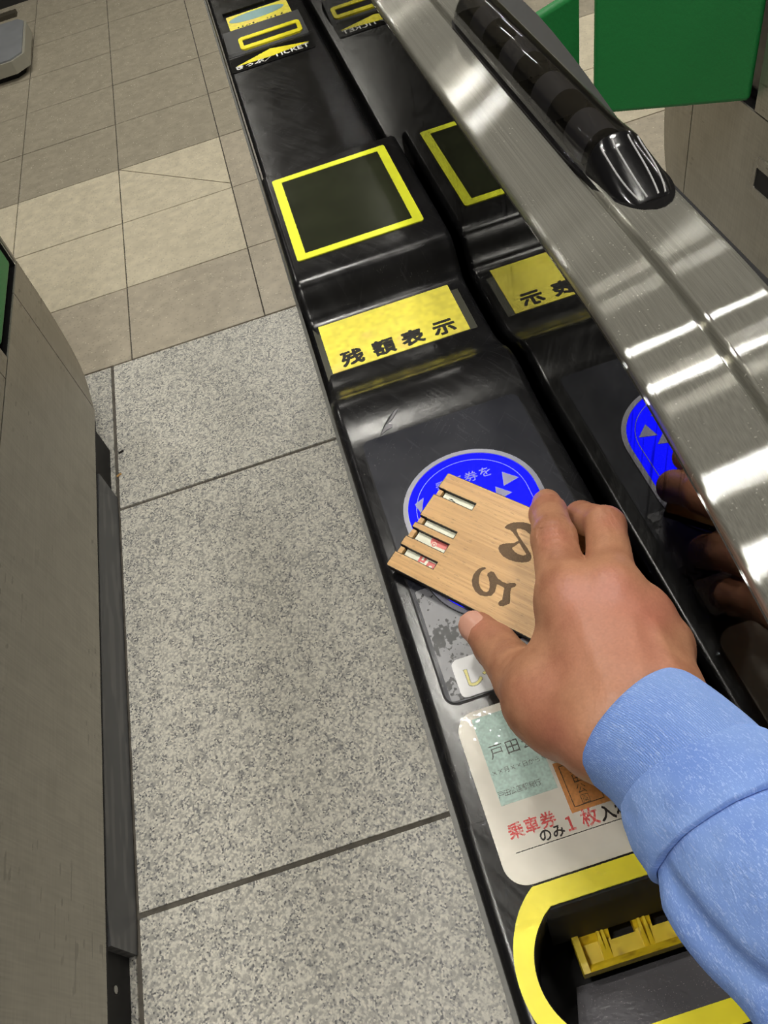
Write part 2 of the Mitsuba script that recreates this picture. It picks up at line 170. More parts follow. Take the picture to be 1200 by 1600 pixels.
def terrazzo(tint, seed):
    def fn(p, n, uv):
        v1, v2, r = voronoi(p.x * 120 + seed, p.y * 120)
        c = mi.Color3f(tint) * (0.84 + 0.30 * fbm(p.x * 38 + seed, p.y * 38, 2, 3))
        c = mix(c, mi.Color3f(tint) * 0.62, smoothstep(0.78, 0.86, r) * smoothstep(0.45, 0.20, v1) * 0.38)
        return mix(c, mi.Color3f(tint) * 0.5 + mi.Color3f(0.42, 0.40, 0.34), smoothstep(0.05, 0.03, r) * smoothstep(0.28, 0.20, v1))
    return fn

scene['granite'] = P(proc(granite), 0.36, 0.4)
scene['tile_cream'] = P(proc(terrazzo((0.62, 0.56, 0.425), 1.3)), 0.35, 0.45)
scene['tile_taupe'] = P(proc(terrazzo((0.35, 0.315, 0.245), 5.1)), 0.35, 0.45)
scene['tile_greige'] = P(proc(terrazzo((0.45, 0.40, 0.315), 9.7)), 0.35, 0.45)
scene['grout'] = P(proc(lambda p, n, uv: mi.Color3f(0.115, 0.105, 0.09) * (0.7 + 0.6 * fbm(p.x * 90, p.y * 90, 1, 2))), 0.85, 0.2)
scene['wall_paint'] = P((0.50, 0.47, 0.40), 0.6)
scene['ceiling_paint'] = P((0.36, 0.35, 0.31), 0.8)
scene['dark_base'] = P((0.02, 0.02, 0.02), 0.5)

def scratch(p, n, uv):
    s = noise(p.x * 260, p.y * 8, p.z * 8) * 0.5 + noise(p.x * 40 + p.y * 90, p.y * 300 - p.x * 60, 4) * 0.5
    return s

# black moulded plastic, worn: dust and fine scratches
def black_plastic(p, n, uv):
    d = fbm(p.x * 45, p.y * 45, p.z * 45, 3)
    s1 = smoothstep(0.83, 0.93, noise(p.x * 900 + p.y * 420, p.y * 26 - p.x * 60, 3))
    s2 = smoothstep(0.85, 0.94, noise(p.x * 700 - p.y * 600, p.y * 30 + p.x * 34, 8))
    f = smoothstep(0.90, 0.97, noise(p.x * 1400, p.y * 1400, 2))
    c = mi.Color3f(0.005, 0.005, 0.006) * (0.6 + 0.9 * d)
    return c + mi.Color3f(0.020, 0.020, 0.022) * (0.55 * s1 + 0.55 * s2) * d + mi.Color3f(0.05, 0.05, 0.045) * f * smoothstep(0.5, 0.7, d)

def black_rough(p, n, uv):
    return 0.13 + 0.11 * fbm(p.x * 60, p.y * 60, 3, 3) + 0.07 * noise(p.x * 500 + p.y * 300, p.y * 40, 1)
scene['black_plastic'] = bump(P(proc(black_plastic), proc(black_rough), 0.48), lambda p, n, uv: noise(p.x * 1700, p.y * 1700, p.z * 1700), 0.000025, 2e-4)
scene['reader_plastic'] = P(proc(lambda p, n, uv: black_plastic(p, n, uv) * 1.3 + mi.Color3f(0.005, 0.006, 0.011)), proc(lambda p, n, uv: 0.26 + 0.16 * fbm(p.x * 80, p.y * 80, 1, 3)), 0.30)

def sheen_wear_plate(p, n, uv):
    """Worn surface with black wear flecks; its silver-grey is painted lamp sheen."""
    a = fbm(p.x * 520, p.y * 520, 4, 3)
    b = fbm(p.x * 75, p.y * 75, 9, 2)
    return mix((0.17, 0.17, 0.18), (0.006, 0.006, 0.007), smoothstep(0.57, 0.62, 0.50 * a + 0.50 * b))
scene['sheen_wear_plate'] = P(proc(sheen_wear_plate), 0.34, 0.3)  # base grey carries the lamp's reflection as colour; the flecks are wear
scene['black_matte'] = P((0.006, 0.006, 0.007), 0.6, 0.3)
scene['black_gloss'] = P((0.004, 0.004, 0.005), 0.12, 0.5)
scene['speckled_black'] = bump(P(proc(lambda p, n, uv: mix((0.12, 0.117, 0.13), (0.30, 0.26, 0.28), smoothstep(0.78, 0.97, noise(p.x * 2200, p.y * 2200, p.z * 2200)))), 0.42, 0.5), lambda p, n, uv: noise(p.x * 900, p.y * 900, p.z * 900), 0.0003, 3e-4)
scene['yellow_plastic'] = P(proc(lambda p, n, uv: mi.Color3f(0.80, 0.70, 0.022) * (0.90 + 0.16 * fbm(p.x * 70, p.y * 70, 1, 3))), 0.35, 0.5)
scene['yellow_moulding'] = P(proc(lambda p, n, uv: mix((0.72, 0.54, 0.025), (0.40, 0.26, 0.02), smoothstep(0.56, 0.80, fbm(p.x * 130, p.y * 130, p.z * 130, 3)))), 0.35, 0.5)
scene['lime_print'] = P(proc(lambda p, n, uv: mi.Color3f(0.70, 0.73, 0.035) * (0.93 + 0.14 * fbm(p.x * 60, p.y * 60, 1, 2))), 0.3, 0.5)
scene['label_yellow'] = P(proc(lambda p, n, uv: mix((0.74, 0.65, 0.075), (0.76, 0.58, 0.12), smoothstep(0.52, 0.8, fbm(p.x * 55, p.y * 55, 2, 2))) * (0.9 + 0.2 * noise(p.x * 300, p.y * 300, 1))), 0.42, 0.45)
scene['black_ink'] = P((0.012, 0.011, 0.010), 0.5, 0.3)
scene['grey_ink'] = P((0.10, 0.11, 0.10), 0.5, 0.3)
scene['red_ink'] = P(proc(lambda p, n, uv: mix((0.62, 0.075, 0.075), (0.70, 0.36, 0.33), smoothstep(0.55, 0.75, noise(p.x * 1500, p.y * 1500, 2)))), 0.5, 0.3)
scene['white_ink'] = P((0.70, 0.70, 0.68), 0.5, 0.3)
scene['paper'] = P(proc(lambda p, n, uv: mi.Color3f(0.68, 0.645, 0.57) * (0.95 + 0.10 * fbm(p.x * 120, p.y * 120, 1, 2))), 0.5, 0.4)
scene['paper_mint'] = P(proc(lambda p, n, uv: mi.Color3f(0.42, 0.56, 0.51) * (0.86 + 0.28 * noise(p.x * 1100, p.y * 1100, 1))), 0.5, 0.4)
scene['paper_orange'] = P(proc(lambda p, n, uv: mi.Color3f(0.58, 0.25, 0.075) * (0.85 + 0.28 * noise(p.x * 1100, p.y * 1100, 1))), 0.5, 0.4)
scene['sticker_grey'] = P((0.50, 0.50, 0.50), 0.35, 0.5)
scene['pale_yellow'] = P((0.66, 0.60, 0.22), 0.4, 0.4)
scene['sticker_blue'] = P((0.22, 0.36, 0.36), 0.45, 0.4)
scene['screen_glass'] = P(proc(lambda p, n, uv: mi.Color3f(0.016, 0.019, 0.010) * (0.7 + 0.6 * fbm(p.x * 40, p.y * 40, 1, 3))), 0.16, 0.5)
scene['rim_steel'] = P((0.07, 0.07, 0.062), 0.45, 0.5)
scene['clear_grey'] = P((0.05, 0.05, 0.036), 0.38, 0.5)
scene['clear_film'] = {'type': 'thindielectric', 'int_ior': 1.5, 'specular_transmittance': 0.97}
scene['rim_grey'] = P((0.30, 0.30, 0.34), 0.3, 0.5)
scene['print_lilac'] = P((0.26, 0.26, 0.38), 0.5, 0.3)
scene['blue_lens'] = P((0.004, 0.004, 0.30), 0.6, 0.05)

def steel(a_along, a_across, tint, fn_dirt=None):
    return {'type': 'twosided', 'b': {'type': 'roughconductor', 'material': 'none', 'distribution': 'beckmann', 'alpha_u': a_along, 'alpha_v': a_across,
            'specular_reflectance': tint if isinstance(tint, dict) else {'type': 'rgb', 'value': list(tint)}}}

def cap_tint(p, n, uv):
    """Brushed steel: fine lines along the cap, a few scuffs across it."""
    line = noise(p.y * 9, p.x * 2600, p.z * 1500)
    f = smoothstep(0.93, 0.98, noise(p.x * 2200, p.y * 1800, 2)) * smoothstep(0.5, 0.65, fbm(p.x * 40, p.y * 25, 3, 2))
    s = smoothstep(0.955, 0.985, noise(p.x * 120 + p.y * 200, p.y * 900 - p.x * 700, 7))
    return mi.Color3f(0.46, 0.45, 0.40) * (0.82 + 0.28 * line) + mi.Color3f(0.20, 0.19, 0.17) * dr.maximum(f, s * 0.6)
def cap_alpha(p, n, uv):
    return 0.0035 + 0.003 * noise(p.x * 40, p.y * 20, 1)
def cap_coat(p, n, uv):
    v1, v2, r = voronoi(p.x * 480, p.y * 480)
    f = smoothstep(0.86, 0.90, r) * smoothstep(0.22, 0.10, v1) * smoothstep(0.42, 0.62, fbm(p.x * 50, p.y * 30, 3, 2))
    return mi.Color3f(0.30, 0.295, 0.262) * (0.80 + 0.35 * noise(p.y * 14, p.x * 2600, p.z * 1500)) + mi.Color3f(0.34, 0.33, 0.30) * f
scene['cap_steel'] = {'type': 'blendbsdf', 'weight': 0.30, 'a': steel(proc(cap_alpha), 0.34, proc(cap_tint)), 'b2': P(proc(cap_coat), 0.5, 0.3)}
scene['side_steel'] = {'type': 'blendbsdf', 'weight': 0.45, 'a': steel(0.34, 0.20, proc(lambda p, n, uv: mi.Color3f(0.48, 0.455, 0.40) * (0.80 + 0.22 * noise(p.y * 30, p.z * 1300, 1) + 0.18 * noise(p.y * 900, p.z * 40, 4)))),
                       'b2': P(proc(lambda p, n, uv: mix(mi.Color3f(0.235, 0.222, 0.19) * (0.66 + 0.30 * fbm(p.y * 26, p.z * 26, 3, 3) + 0.22 * noise(p.y * 420, p.z * 24, 3) + 0.16 * noise(p.y * 20, p.z * 380, 6)), (0.05, 0.047, 0.04), 0.7 * smoothstep(0.84, 0.93, noise(p.y * 40 + p.z * 20, p.z * 160, 5)) * smoothstep(0.68, 0.8, noise(p.y * 7, p.z * 7, 8)))), 0.5)}
scene['mirror_black'] = {'type': 'twosided', 'b': {'type': 'conductor', 'material': 'none',
    'specular_reflectance': proc(lambda p, n, uv: mi.Color3f(0.37, 0.37, 0.36) * (1.0 - 0.45 * smoothstep(0.72, 0.86, noise(p.y * 900, p.z * 14, 3)) * smoothstep(0.4, 0.7, noise(p.y * 26, p.z * 9, 6))))}}
scene['green_pad'] = P(proc(lambda p, n, uv: mi.Color3f(0.014, 0.185, 0.045) * (0.85 + 0.3 * noise(p.x * 700, p.y * 700, p.z * 700))), 0.45, 0.45)
scene['shoulder_grey'] = P((0.045, 0.046, 0.047), 0.5, 0.5)
scene['bumper'] = P(proc(lambda p, n, uv: mix((0.085, 0.088, 0.095), (0.12, 0.12, 0.125), smoothstep(0.45, 0.8, noise(p.y * 14, p.z * 90, 2)))), 0.5, 0.5)
scene['bolt_steel'] = P((0.45, 0.44, 0.42), 0.3, 0.5, 1.0)
scene['lamp_cover'] = {'type': 'thindielectric', 'int_ior': 1.5, 'specular_transmittance': {'type': 'rgb', 'value': [0.36, 0.36, 0.38]}}
scene['lens_grey'] = P((0.075, 0.072, 0.075), 0.5, 0.5)
scene['rib_grey'] = P((0.32, 0.315, 0.315), 0.35, 0.5)
scene['board_grey'] = P(proc(lambda p, n, uv: mi.Color3f(0.20, 0.21, 0.225) * (0.9 + 0.2 * fbm(p.x * 12, p.y * 12, 1, 3))), 0.5, 0.4)
scene['board_edge'] = P((0.30, 0.29, 0.24), 0.5, 0.4)
scene['brown_bar'] = P((0.06, 0.052, 0.038), 0.6, 0.3)
scene['olive_wall'] = P((0.075, 0.072, 0.04), 0.5, 0.4)

# wood: fine straight grain along the case's long side
WX, WY = np.array([0.6261, -0.7796]), np.array([0.7689, 0.6208])
def wood(p, n, uv):
    a, b = p.x * WX[0] + p.y * WX[1], p.x * WY[0] + p.y * WY[1]
    g = noise(a * 26, b * 900, 1) * 0.5 + noise(a * 90, b * 2200, 5) * 0.3 + fbm(a * 12, b * 90, 2, 3) * 0.5
    c = mix((0.53, 0.315, 0.125), (0.42, 0.235, 0.085), smoothstep(0.35, 0.95, g))
    return mix(c, (0.22, 0.125, 0.05), smoothstep(0.80, 0.95, noise(a * 260, b * 2600, 9)) * 0.45)
scene['wood'] = P(proc(wood), 0.42, 0.4)
scene['wood_burnt'] = P(proc(lambda p, n, uv: mi.Color3f(0.105, 0.060, 0.027) * (0.8 + 0.4 * noise(p.x * 2500, p.y * 2500, 1))), 0.6, 0.3)
scene['wood_char'] = P((0.012, 0.008, 0.006), 0.6, 0.3)
scene['card_white'] = P((0.62, 0.62, 0.50), 0.35, 0.5)
scene['card_red'] = P((0.55, 0.11, 0.10), 0.35, 0.5)

# skin and cloth
def skin(p, n, uv):
    a = fbm(p.x * 90, p.y * 90, p.z * 90, 3)
    b = fbm(p.x * 28, p.y * 28, p.z * 28, 2)
    c = mix((0.345, 0.165, 0.094), (0.275, 0.118, 0.066), smoothstep(0.35, 0.75, a))
    c = mix(c, (0.34, 0.132, 0.085), smoothstep(0.48, 0.75, b) * 0.8)
    for k, r in FLUSHED:      # the redder skin over the knuckles
        c = mix(c, (0.36, 0.125, 0.085), 0.55 * dr.exp(-(dr.square(p.x - k[0]) + dr.square(p.y - k[1]) + dr.square(p.z - k[2])) / (r * r)) * (0.6 + 0.8 * a))
    return c * (0.93 + 0.14 * noise(p.x * 1500, p.y * 1500, p.z * 1500))
def skin_relief(p, n, uv):
    v1, v2, r = voronoi(p.x * 900 + p.z * 500, p.y * 900 - p.z * 400)
    return v1 * 0.6 + 0.4 * noise(p.x * 400, p.y * 400, p.z * 400)
def skin_creases(p, n, uv):
    d, deep = skin_relief(p, n, uv) * 0.00013, mi.Float(0)
    for a, b, w, h in CREASES:
        ab = [b[i] - a[i] for i in range(3)]
        q = [p.x - a[0], p.y - a[1], p.z - a[2]]
        t = dr.clip(sum(q[i] * ab[i] for i in range(3)) / sum(c * c for c in ab), 0, 1)
        d2 = sum(dr.square(q[i] - t * ab[i]) for i in range(3)) - 0.0000016
        deep = dr.maximum(deep, h * dr.exp(-dr.maximum(d2, 0) / (w * w)))
    return d - deep
scene['skin'] = bump(P(proc(skin), 0.46, 0.45), skin_creases, 1.0, 2.5e-4)
scene['nail'] = P((0.48, 0.25, 0.185), 0.28, 0.5)

def heather(u, v):
    """Blue melange yarn: white flecks drawn out along the knit."""
    f = noise(u * 3600, v * 900, 3) * 0.5 + noise(u * 1300, v * 420, 8) * 0.25 + noise(u * 2300, v * 3600, 5) * 0.25
    b = fbm(u * 40, v * 40, 2, 3)
    c = mix((0.112, 0.200, 0.52), (0.195, 0.305, 0.60), b)
    return mix(c, (0.40, 0.50, 0.78), smoothstep(0.50, 0.85, f) * 0.5)
def knit_cuff(p, n, uv):
    rib = 0.5 + 0.5 * dr.cos(uv.x * 2 * math.pi / 0.00115)
    return heather(uv.x, uv.y) * (0.84 + 0.20 * rib)
scene['cuff_knit'] = bump(P(proc(knit_cuff), 0.85, 0.2, sheen=0.4), lambda p, n, uv: 0.5 + 0.5 * dr.cos(uv.x * 2 * math.pi / 0.00115) + 0.4 * noise(uv.x * 1500, uv.y * 1500, 1), 0.00014, 1.5e-4)
scene['sleeve_knit'] = bump(P(proc(lambda p, n, uv: heather(uv.x, uv.y * 1.4)), 0.9, 0.2, sheen=0.5), lambda p, n, uv: noise(uv.x * 2600, uv.y * 1500, 1) + 0.3 * noise(uv.x * 600, uv.y * 600, 4), 0.00016, 2e-4)

# ------------------------------------------------------------------ the hall
def structure(key, mesh, m, smooth=False):
    add(key, mesh, m, smooth); lab(key, kind='structure')

structure('floor', bx(-5, 5, -3.5, 5.46, -0.05, -0.004), 'grout')
structure('ceiling', bx(-5, 5, -3.5, 5.6, CEILING, CEILING + 0.05), 'ceiling_paint')
structure('wall_left', bx(-5.05, -5, -3.5, 5.6, 0, CEILING), 'wall_paint')
structure('wall_right', bx(5, 5.05, -3.5, 5.6, 0, CEILING), 'wall_paint')
structure('wall_rear', bx(-5, 5, -3.55, -3.5, 0, CEILING), 'wall_paint')
structure('wall_far', bx(-5, 5, 5.50, 5.6, 0.06, CEILING), 'olive_wall')
structure('baseboard_far', bx(-5, 5, 5.46, 5.56, -0.05, 0.06), 'dark_base')

def tile(poly, m, top=0.0):
    if not poly.is_empty and poly.area > 1e-4:
        g = 0.0022 if m != 'granite' else 0.0048
        q = poly.buffer(-g, join_style=2)
        if not q.is_empty:
            add('floor__granite_slab' if m == 'granite' else 'floor__tile', prism(q, -0.02, top), m)

A, STEP = -0.953, 0.4024
TAUPE, CREAM, GREIGE = 'tile_taupe', 'tile_cream', 'tile_greige'
ys = [1.92, 2.287, 2.686, 3.085] + [3.085 + 0.3995 * k for k in range(1, 7)]
xs = [A + STEP * k for k in range(-6, 10)]
for i in range(len(xs) - 1):
    col = i - 6                                   # 0: between the first two joints seen, 1: the next
    for j in range(len(ys) - 1):
        x0, x1, y0, y1 = xs[i], xs[i + 1], ys[j], min(ys[j + 1], 5.46)
        m = GREIGE if j == 0 else CREAM if j in (1, 2) else TAUPE
        if j in (1, 2) and col == 2:
            m = GREIGE
        p = sbox(x0, y0, x1, y1)
        dz = float(rng.uniform(-0.0004, 0.0004))
        if j == 2 and col == 1:                    # the cream tile cut from its corner
            half = Polygon([(x0, y1), (x1, y1), (x1, y0 + 0.03)])
            tile(half, m, dz); tile(p.difference(half), m, dz)
        else:
            tile(p, m, dz)
for y0, y1 in ((1.359, 1.92), (0.429, 1.359), (-0.50, 0.429), (-1.43, -0.50), (-2.36, -1.43), (-3.5, -2.36)):
    for x0, x1 in ((-4.4, -3.5), (-3.5, -2.6), (-2.6, -1.6), (-1.6, -0.611), (-0.611, 0.32), (0.32, 1.25), (1.25, 2.2), (2.2, 3.2), (3.2, 4.2)):
        tile(sbox(x0, y0, x1, y1), 'granite')

# lamps: shallow housings let into the ceiling, each with two glowing panes
for n, (x, y) in enumerate(LAMPS):
    if True:
        key = 'ceiling_lamp' if n == 0 else f'ceiling_lamp_{n:03d}'
        frame = bx(x - 0.17, x + 0.17, y - 0.20, y + 0.20, CEILING - 0.012, CEILING + 0.002)
        for dy in (-0.14, 0.14):
            frame = tm(man(frame) - man(bx(x - 0.13, x + 0.13, y + dy - 0.018, y + dy + 0.018, CEILING - 0.02, CEILING - 0.006)))
        add(key + '__housing', frame, 'white_ink')
        for k, dy in enumerate((-0.14, 0.14)):
            v = np.array([[x - 0.125, y + dy - 0.013, CEILING - 0.007], [x - 0.125, y + dy + 0.013, CEILING - 0.007], [x + 0.125, y + dy + 0.013, CEILING - 0.007], [x + 0.125, y + dy - 0.013, CEILING - 0.007]])
            add(f'{key}__pane', (v, np.array([[0, 1, 2], [0, 2, 3]])), 'white_ink', emitter={'type': 'area', 'radiance': {'type': 'rgb', 'value': [LAMP_POWER * c for c in LAMP_TINT]}})
        lab(key, 'white recessed ceiling lamp with two bright panes above the gates', 'lamp', 'recessed lamps in the ceiling')

# ------------------------------------------------------------------ gates: the tall parts that all three share
Y0, Y1 = -0.55, 1.74
PAD_LOW, PAD_HIGH = 0.49, 0.735
def end_curve(z0, z1):
    """The far end of a gate in (y, z): upright, rounded in towards the floor."""
    pts = [(1.603, 0.115), (1.652, 0.136), (1.697, 0.170), (1.7225, 0.234), (1.738, 0.337), (1.740, 0.42), (1.740, 1.2)]
    return chaikin(pts, 3)

def side_panels(gate, face, out, pad_closed, top):
    """Steel panels on one face of a gate (x = face, looking towards out = +1 or -1), with the recess of the green flap."""
    x0, x1 = face - out * 0.004, face
    curve = end_curve(0, 0)
    body = Polygon([(1.6125, 0.115), *[(y, z) for y, z in curve if y > 1.603], (1.6125, 1.2)]).buffer(0)
    g = 0.0016
    lower = sbox(Y0, 0.113, 1.6095, 0.4735)
    recess = sbox(1.383, 0.4765, 1.7285, 0.750)
    parts = [lower, body.intersection(sbox(1.6125, 0.1, 1.8, 0.4735)),
             sbox(Y0, 0.4765, 1.3140, top), sbox(1.3172, 0.4765, 1.3815, top), sbox(1.3830, 0.7515, 1.7285, top),
             body.intersection(sbox(1.7300, 0.4765, 1.8, top))]
    for p in parts:
        add(gate + '__side_panel', yz_panel(p, x0, x1), 'side_steel')
    add(gate + '__flap_recess', yz_panel(recess, face - out * 0.030, face - out * 0.026), 'black_gloss')
    # the flap: a padded green board on a hinge at the near end of its recess
    pad = gate + '__flap'
    b = rbox(0.0, 0.300, -0.011, 0.011, PAD_LOW, PAD_HIGH, 0.0105, 20)
    k = math.radians(90 if not pad_closed else pad_closed)
    c, s = math.cos(k), math.sin(k)
    v = b.vertices.copy()
    d = np.array([out * c, s]) if pad_closed else np.array([0.0, 1.0])
    e = np.array([-d[1], d[0]])
    hinge = np.array([face - (0.0 if pad_closed else out * 0.012), 1.403])
    b.vertices = np.stack([hinge[0] + v[:, 0] * d[0] + v[:, 1] * e[0], hinge[1] + v[:, 0] * d[1] + v[:, 1] * e[1], v[:, 2]], 1)
    if np.cross(np.r_[d, 0], np.r_[e, 0])[2] < 0:
        b.faces = b.faces[:, ::-1]
    add(pad, b, 'green_pad', 40); lab(pad, 'green padded flap')

def bumper(gate, face, out):
    """Dark kick block along the foot of a gate, with its thinner ends."""
    def block(y0, y1, t, z1, cham):
        p = Polygon([(0, y0 - cham), (t, y0), (t, y1), (0, y1 + cham), (-0.03, y1 + cham), (-0.03, y0 - cham)])
        m = prism(p, 0.001, z1)
        v = m.vertices.copy()
        top = v[:, 2] > z1 - 1e-6
        v[top & (v[:, 0] > 0), 0] -= 0.006
        v[:, 0] = face - out * 0.0 + out * (v[:, 0] - 0.001)
        m.vertices = v
        if out < 0:
            m.faces = m.faces[:, ::-1]
        return m
    add(gate + '__kick_block', block(0.425, 1.345, 0.001, 0.094, 0.055), 'bumper')
    for y0, y1 in ((1.405, 1.575), (Y0, 0.365)):
        add(gate + '__kick_strip', block(y0, y1, -0.018, 0.088, 0.0), 'bumper')
    bolt = trimesh.creation.cylinder(0.006, 0.006, sections=20)
    bolt.apply_transform(trimesh.transformations.rotation_matrix(math.pi / 2, (0, 1, 0)))
    bolt.apply_translation((face - out * 0.018, 0.318, 0.052))
    add(gate + '__bolt', bolt, 'bolt_steel', 30)

def core(gate, x0, x1, z1):
    """The dark inner box that the panels hang on, so that the gaps between them read as gaps."""
    curve = end_curve(0, 0)
    p = Polygon([(Y0, 0.10), (1.58, 0.10), *[(y - 0.012, z) for y, z in curve if z < 1.0], (1.727, z1), (Y0, z1)]).buffer(0)
    p = p.difference(sbox(1.384, 0.47, 1.7275, 0.7505))
    add(gate + '__core', yz_panel(p, x0, x1), 'black_matte')
    add(gate + '__plinth', bx(x0 + 0.012, x1 - 0.012, Y0 + 0.02, 1.575, 0.0, 0.105), 'black_matte')

# ------------------------------------------------------------------ the gate in front: reader ledge, mirror panel, steel cap
GATE = 'ticket_gate'
XL, XR, ZL = -0.0125, 0.1158, 0.995
core(GATE, XL + 0.002, 0.338, 0.935)
side_panels(GATE, -0.0142, -1, None, 0.949)
side_panels(GATE, 0.372, 1, 26.6, 0.80)
bumper(GATE, -0.0142, -1)
add(GATE + '__side_rim', bx(-0.0148, -0.0124, Y0, 1.735, 0.95, 0.9890), 'rim_steel')

def ledge_section(z):
    r = 0.0065
    a = np.linspace(math.pi, math.pi / 2, 6)
    left = [(XL, z - 0.05), (XL, z - 0.02)] + [(XL + r + r * math.cos(t), z - r + r * math.sin(t)) for t in a]
    r2 = 0.005
    b = np.linspace(math.pi / 2, 0, 6)
    right = [(XR - r2 + r2 * math.cos(t), z - r2 + r2 * math.sin(t)) for t in b] + [(XR, z - 0.02), (XR, z - 0.05)]
    mid = [(x, z) for x in np.linspace(XL + r, XR - r2, 8)[1:-1]]
    return np.array(left + mid + right)

prof = chaikin([(0.1075, ZL), (0.20, ZL), (0.30, ZL), (0.352, ZL), (0.366, ZL + 0.0035), (0.385, ZL + 0.0045), (0.398, ZL + 0.001), (0.410, ZL - 0.007), (0.424, ZL - 0.0125), (0.438, ZL - 0.0145),
                (0.452, ZL - 0.0147), (0.492, ZL - 0.0147), (0.503, ZL - 0.0137), (0.509, ZL - 0.008), (0.517, ZL + 0.006), (0.522, ZL + 0.0118), (0.530, ZL + 0.0135), (0.545, ZL + 0.0135), (0.60, ZL + 0.0135), (0.680, ZL + 0.0135), (0.6925, ZL + 0.0135)], 3)
prof = np.vstack([prof, [(0.6935, ZL + 0.0125), (0.694, ZL + 0.010), (0.6965, 0.956), (0.698, 0.951), (0.76, 0.951), (1.0, 0.951), (1.4, 0.951), (1.73, 0.951)]])
Pg = np.array([[(x, y, z) for x, z in ledge_section(zz)] for y, zz in prof])
v, f = grid(Pg)
add(GATE + '__reader_ledge', (v, f[:, ::-1]), 'black_plastic', 35)

# near part of the ledge with the opening for tickets
def dshape(x0, x1, y0, y1, bulge, cx=None):
    """A band opening: straight near and far edges, bowed ends."""
    t = np.linspace(-1, 1, 25)
    left = [(x0 + bulge * (1 - math.sqrt(max(0, 1 - (0.86 * s) ** 2))) * 2.0, (y0 + y1) / 2 + s * (y1 - y0) / 2) for s in t]
    right = [(x1 - (x - x0), y) for x, y in left[::-1]]
    return Polygon(left + right).buffer(0)
RING_OUT = dshape(-0.0082, 0.1092, 0.0100, 0.0755, 0.0180)
RING_IN = dshape(-0.0004, 0.1014, 0.0185, 0.0665, 0.0150)
near = rbox(XL, XR, -0.16, 0.1155, ZL - 0.05, ZL, 0.0060, 20)
near = man(near) ^ man(bx(XL - 0.01, XR + 0.01, -0.16, 0.1073, ZL - 0.06, ZL + 0.01))
near = near - man(prism(RING_IN, ZL - 0.06, ZL + 0.01))
add(GATE + '__inlet_ledge', tm(near), 'black_plastic', 30)
add(GATE + '__inlet_ring', prism(RING_OUT.difference(RING_IN), ZL - 0.0004, ZL + 0.0012), 'yellow_plastic')
lab(GATE + '__inlet_ring', 'wide yellow ring around the ticket inlet')

# the hopper below the ring: dark walls, grained ramp, yellow inlet moulding with two slots
well = man(prism(RING_IN.buffer(0.002), ZL - 0.075, ZL - 0.002)) - man(prism(RING_IN.buffer(-0.0002), ZL - 0.072, ZL + 0.01))
add(GATE + '__inlet_well', tm(well), 'black_matte', 30)
wall = Polygon([(0.0675, ZL - 0.001), (0.0655, ZL - 0.001), (0.0585, ZL - 0.040), (0.0675, ZL - 0.040)])
hood = yz_panel(wall, 0.011, 0.100)
add(GATE + '__inlet_hood', hood, 'black_matte')
mould = bx(0.0195, 0.088, 0.0440, 0.0640, 0.945, 0.951)
m = man(mould)
lip = yz_panel(Polygon([(0.0440, 0.951), (0.0440, 0.959), (0.0475, 0.953), (0.0475, 0.951)]), 0.0195, 0.088)
end = [yz_panel(Polygon([(0.0440, 0.951), (0.0440, 0.959), (0.0640, 0.957), (0.0640, 0.951)]), a, b) for a, b in ((0.0195, 0.0225), (0.085, 0.088))]
back = yz_panel(Polygon([(0.0555, 0.951), (0.0600, 0.957), (0.0640, 0.957), (0.0640, 0.951)]), 0.0225, 0.085)
m = m + man(lip) + man(back)
for e in end:
    m = m + man(e)
for x in (0.0315, 0.0335, 0.0505, 0.0530, 0.0700, 0.0720):
    m = m + m3.Manifold.hull_points([(x - 0.0012, 0.0470, 0.9512), (x + 0.0012, 0.0470, 0.9512), (x - 0.0011, 0.0590, 0.9508), (x + 0.0011, 0.0590, 0.9508), (x - 0.0005, 0.0585, 0.9568), (x + 0.0005, 0.0585, 0.9568)])
for x0, x1 in ((0.0365, 0.0480), (0.0560, 0.0690)):
    m = m - man(bx(x0, x1, 0.0545, 0.0605, 0.940, 0.970))
add(GATE + '__inlet_slot', tm(m), 'yellow_moulding', 30); lab(GATE + '__inlet_slot', 'yellow moulding with two ticket slots')
add(GATE + '__inlet_slot__slot_back', bx(0.030, 0.075, 0.0530, 0.0625, 0.938, 0.9445), 'black_matte')
ramp = m3.Manifold.hull_points([(0.0150, 0.0425, 0.940), (0.0880, 0.0425, 0.940), (0.0070, 0.019, 0.952), (0.0960, 0.019, 0.952), (0.0150, 0.0425, 0.936), (0.0880, 0.0425, 0.936), (0.0070, 0.019, 0.936), (0.0960, 0.019, 0.936)])
add(GATE + '__inlet_ramp', tm(ramp), 'speckled_black'); lab(GATE + '__inlet_ramp', 'grained dark grey ramp')

# paper notice under clear film
ps = rrect(0.0004, 0.1040, 0.0765, 0.1575, 0.0100)
S = GATE + '__notice'
add(S, prism(ps, ZL + 0.0001, ZL + 0.0005), 'paper'); lab(S, 'cream paper notice about putting in one ticket')
zp = ZL + 0.0005
add(S + '__mint_ticket', prism(sbox(0.0085, 0.1108, 0.0352, 0.1535), zp, zp + 0.0002), 'paper_mint')
add(S + '__orange_ticket', prism(sbox(0.0368, 0.0985, 0.0545, 0.1215), zp, zp + 0.0002), 'paper_orange')
z2 = zp + 0.0002
add(S + '__station_name', text('戸田公園', 0.0112, 0.1318, 0.0074, z2, -0.3, 0.0077, depth=0.0001), 'grey_ink')
add(S + '__date_line', text('××月××日から××日', 0.0090, 0.1243, 0.0030, z2, -0.4, 0.00295, depth=0.0001), 'grey_ink')
add(S + '__issue_line', text('戸田公園駅発行', 0.0086, 0.1142, 0.0032, z2, -0.4, 0.00290, depth=0.0001), 'grey_ink')
frame = sbox(0.0388, 0.1005, 0.0528, 0.1195)
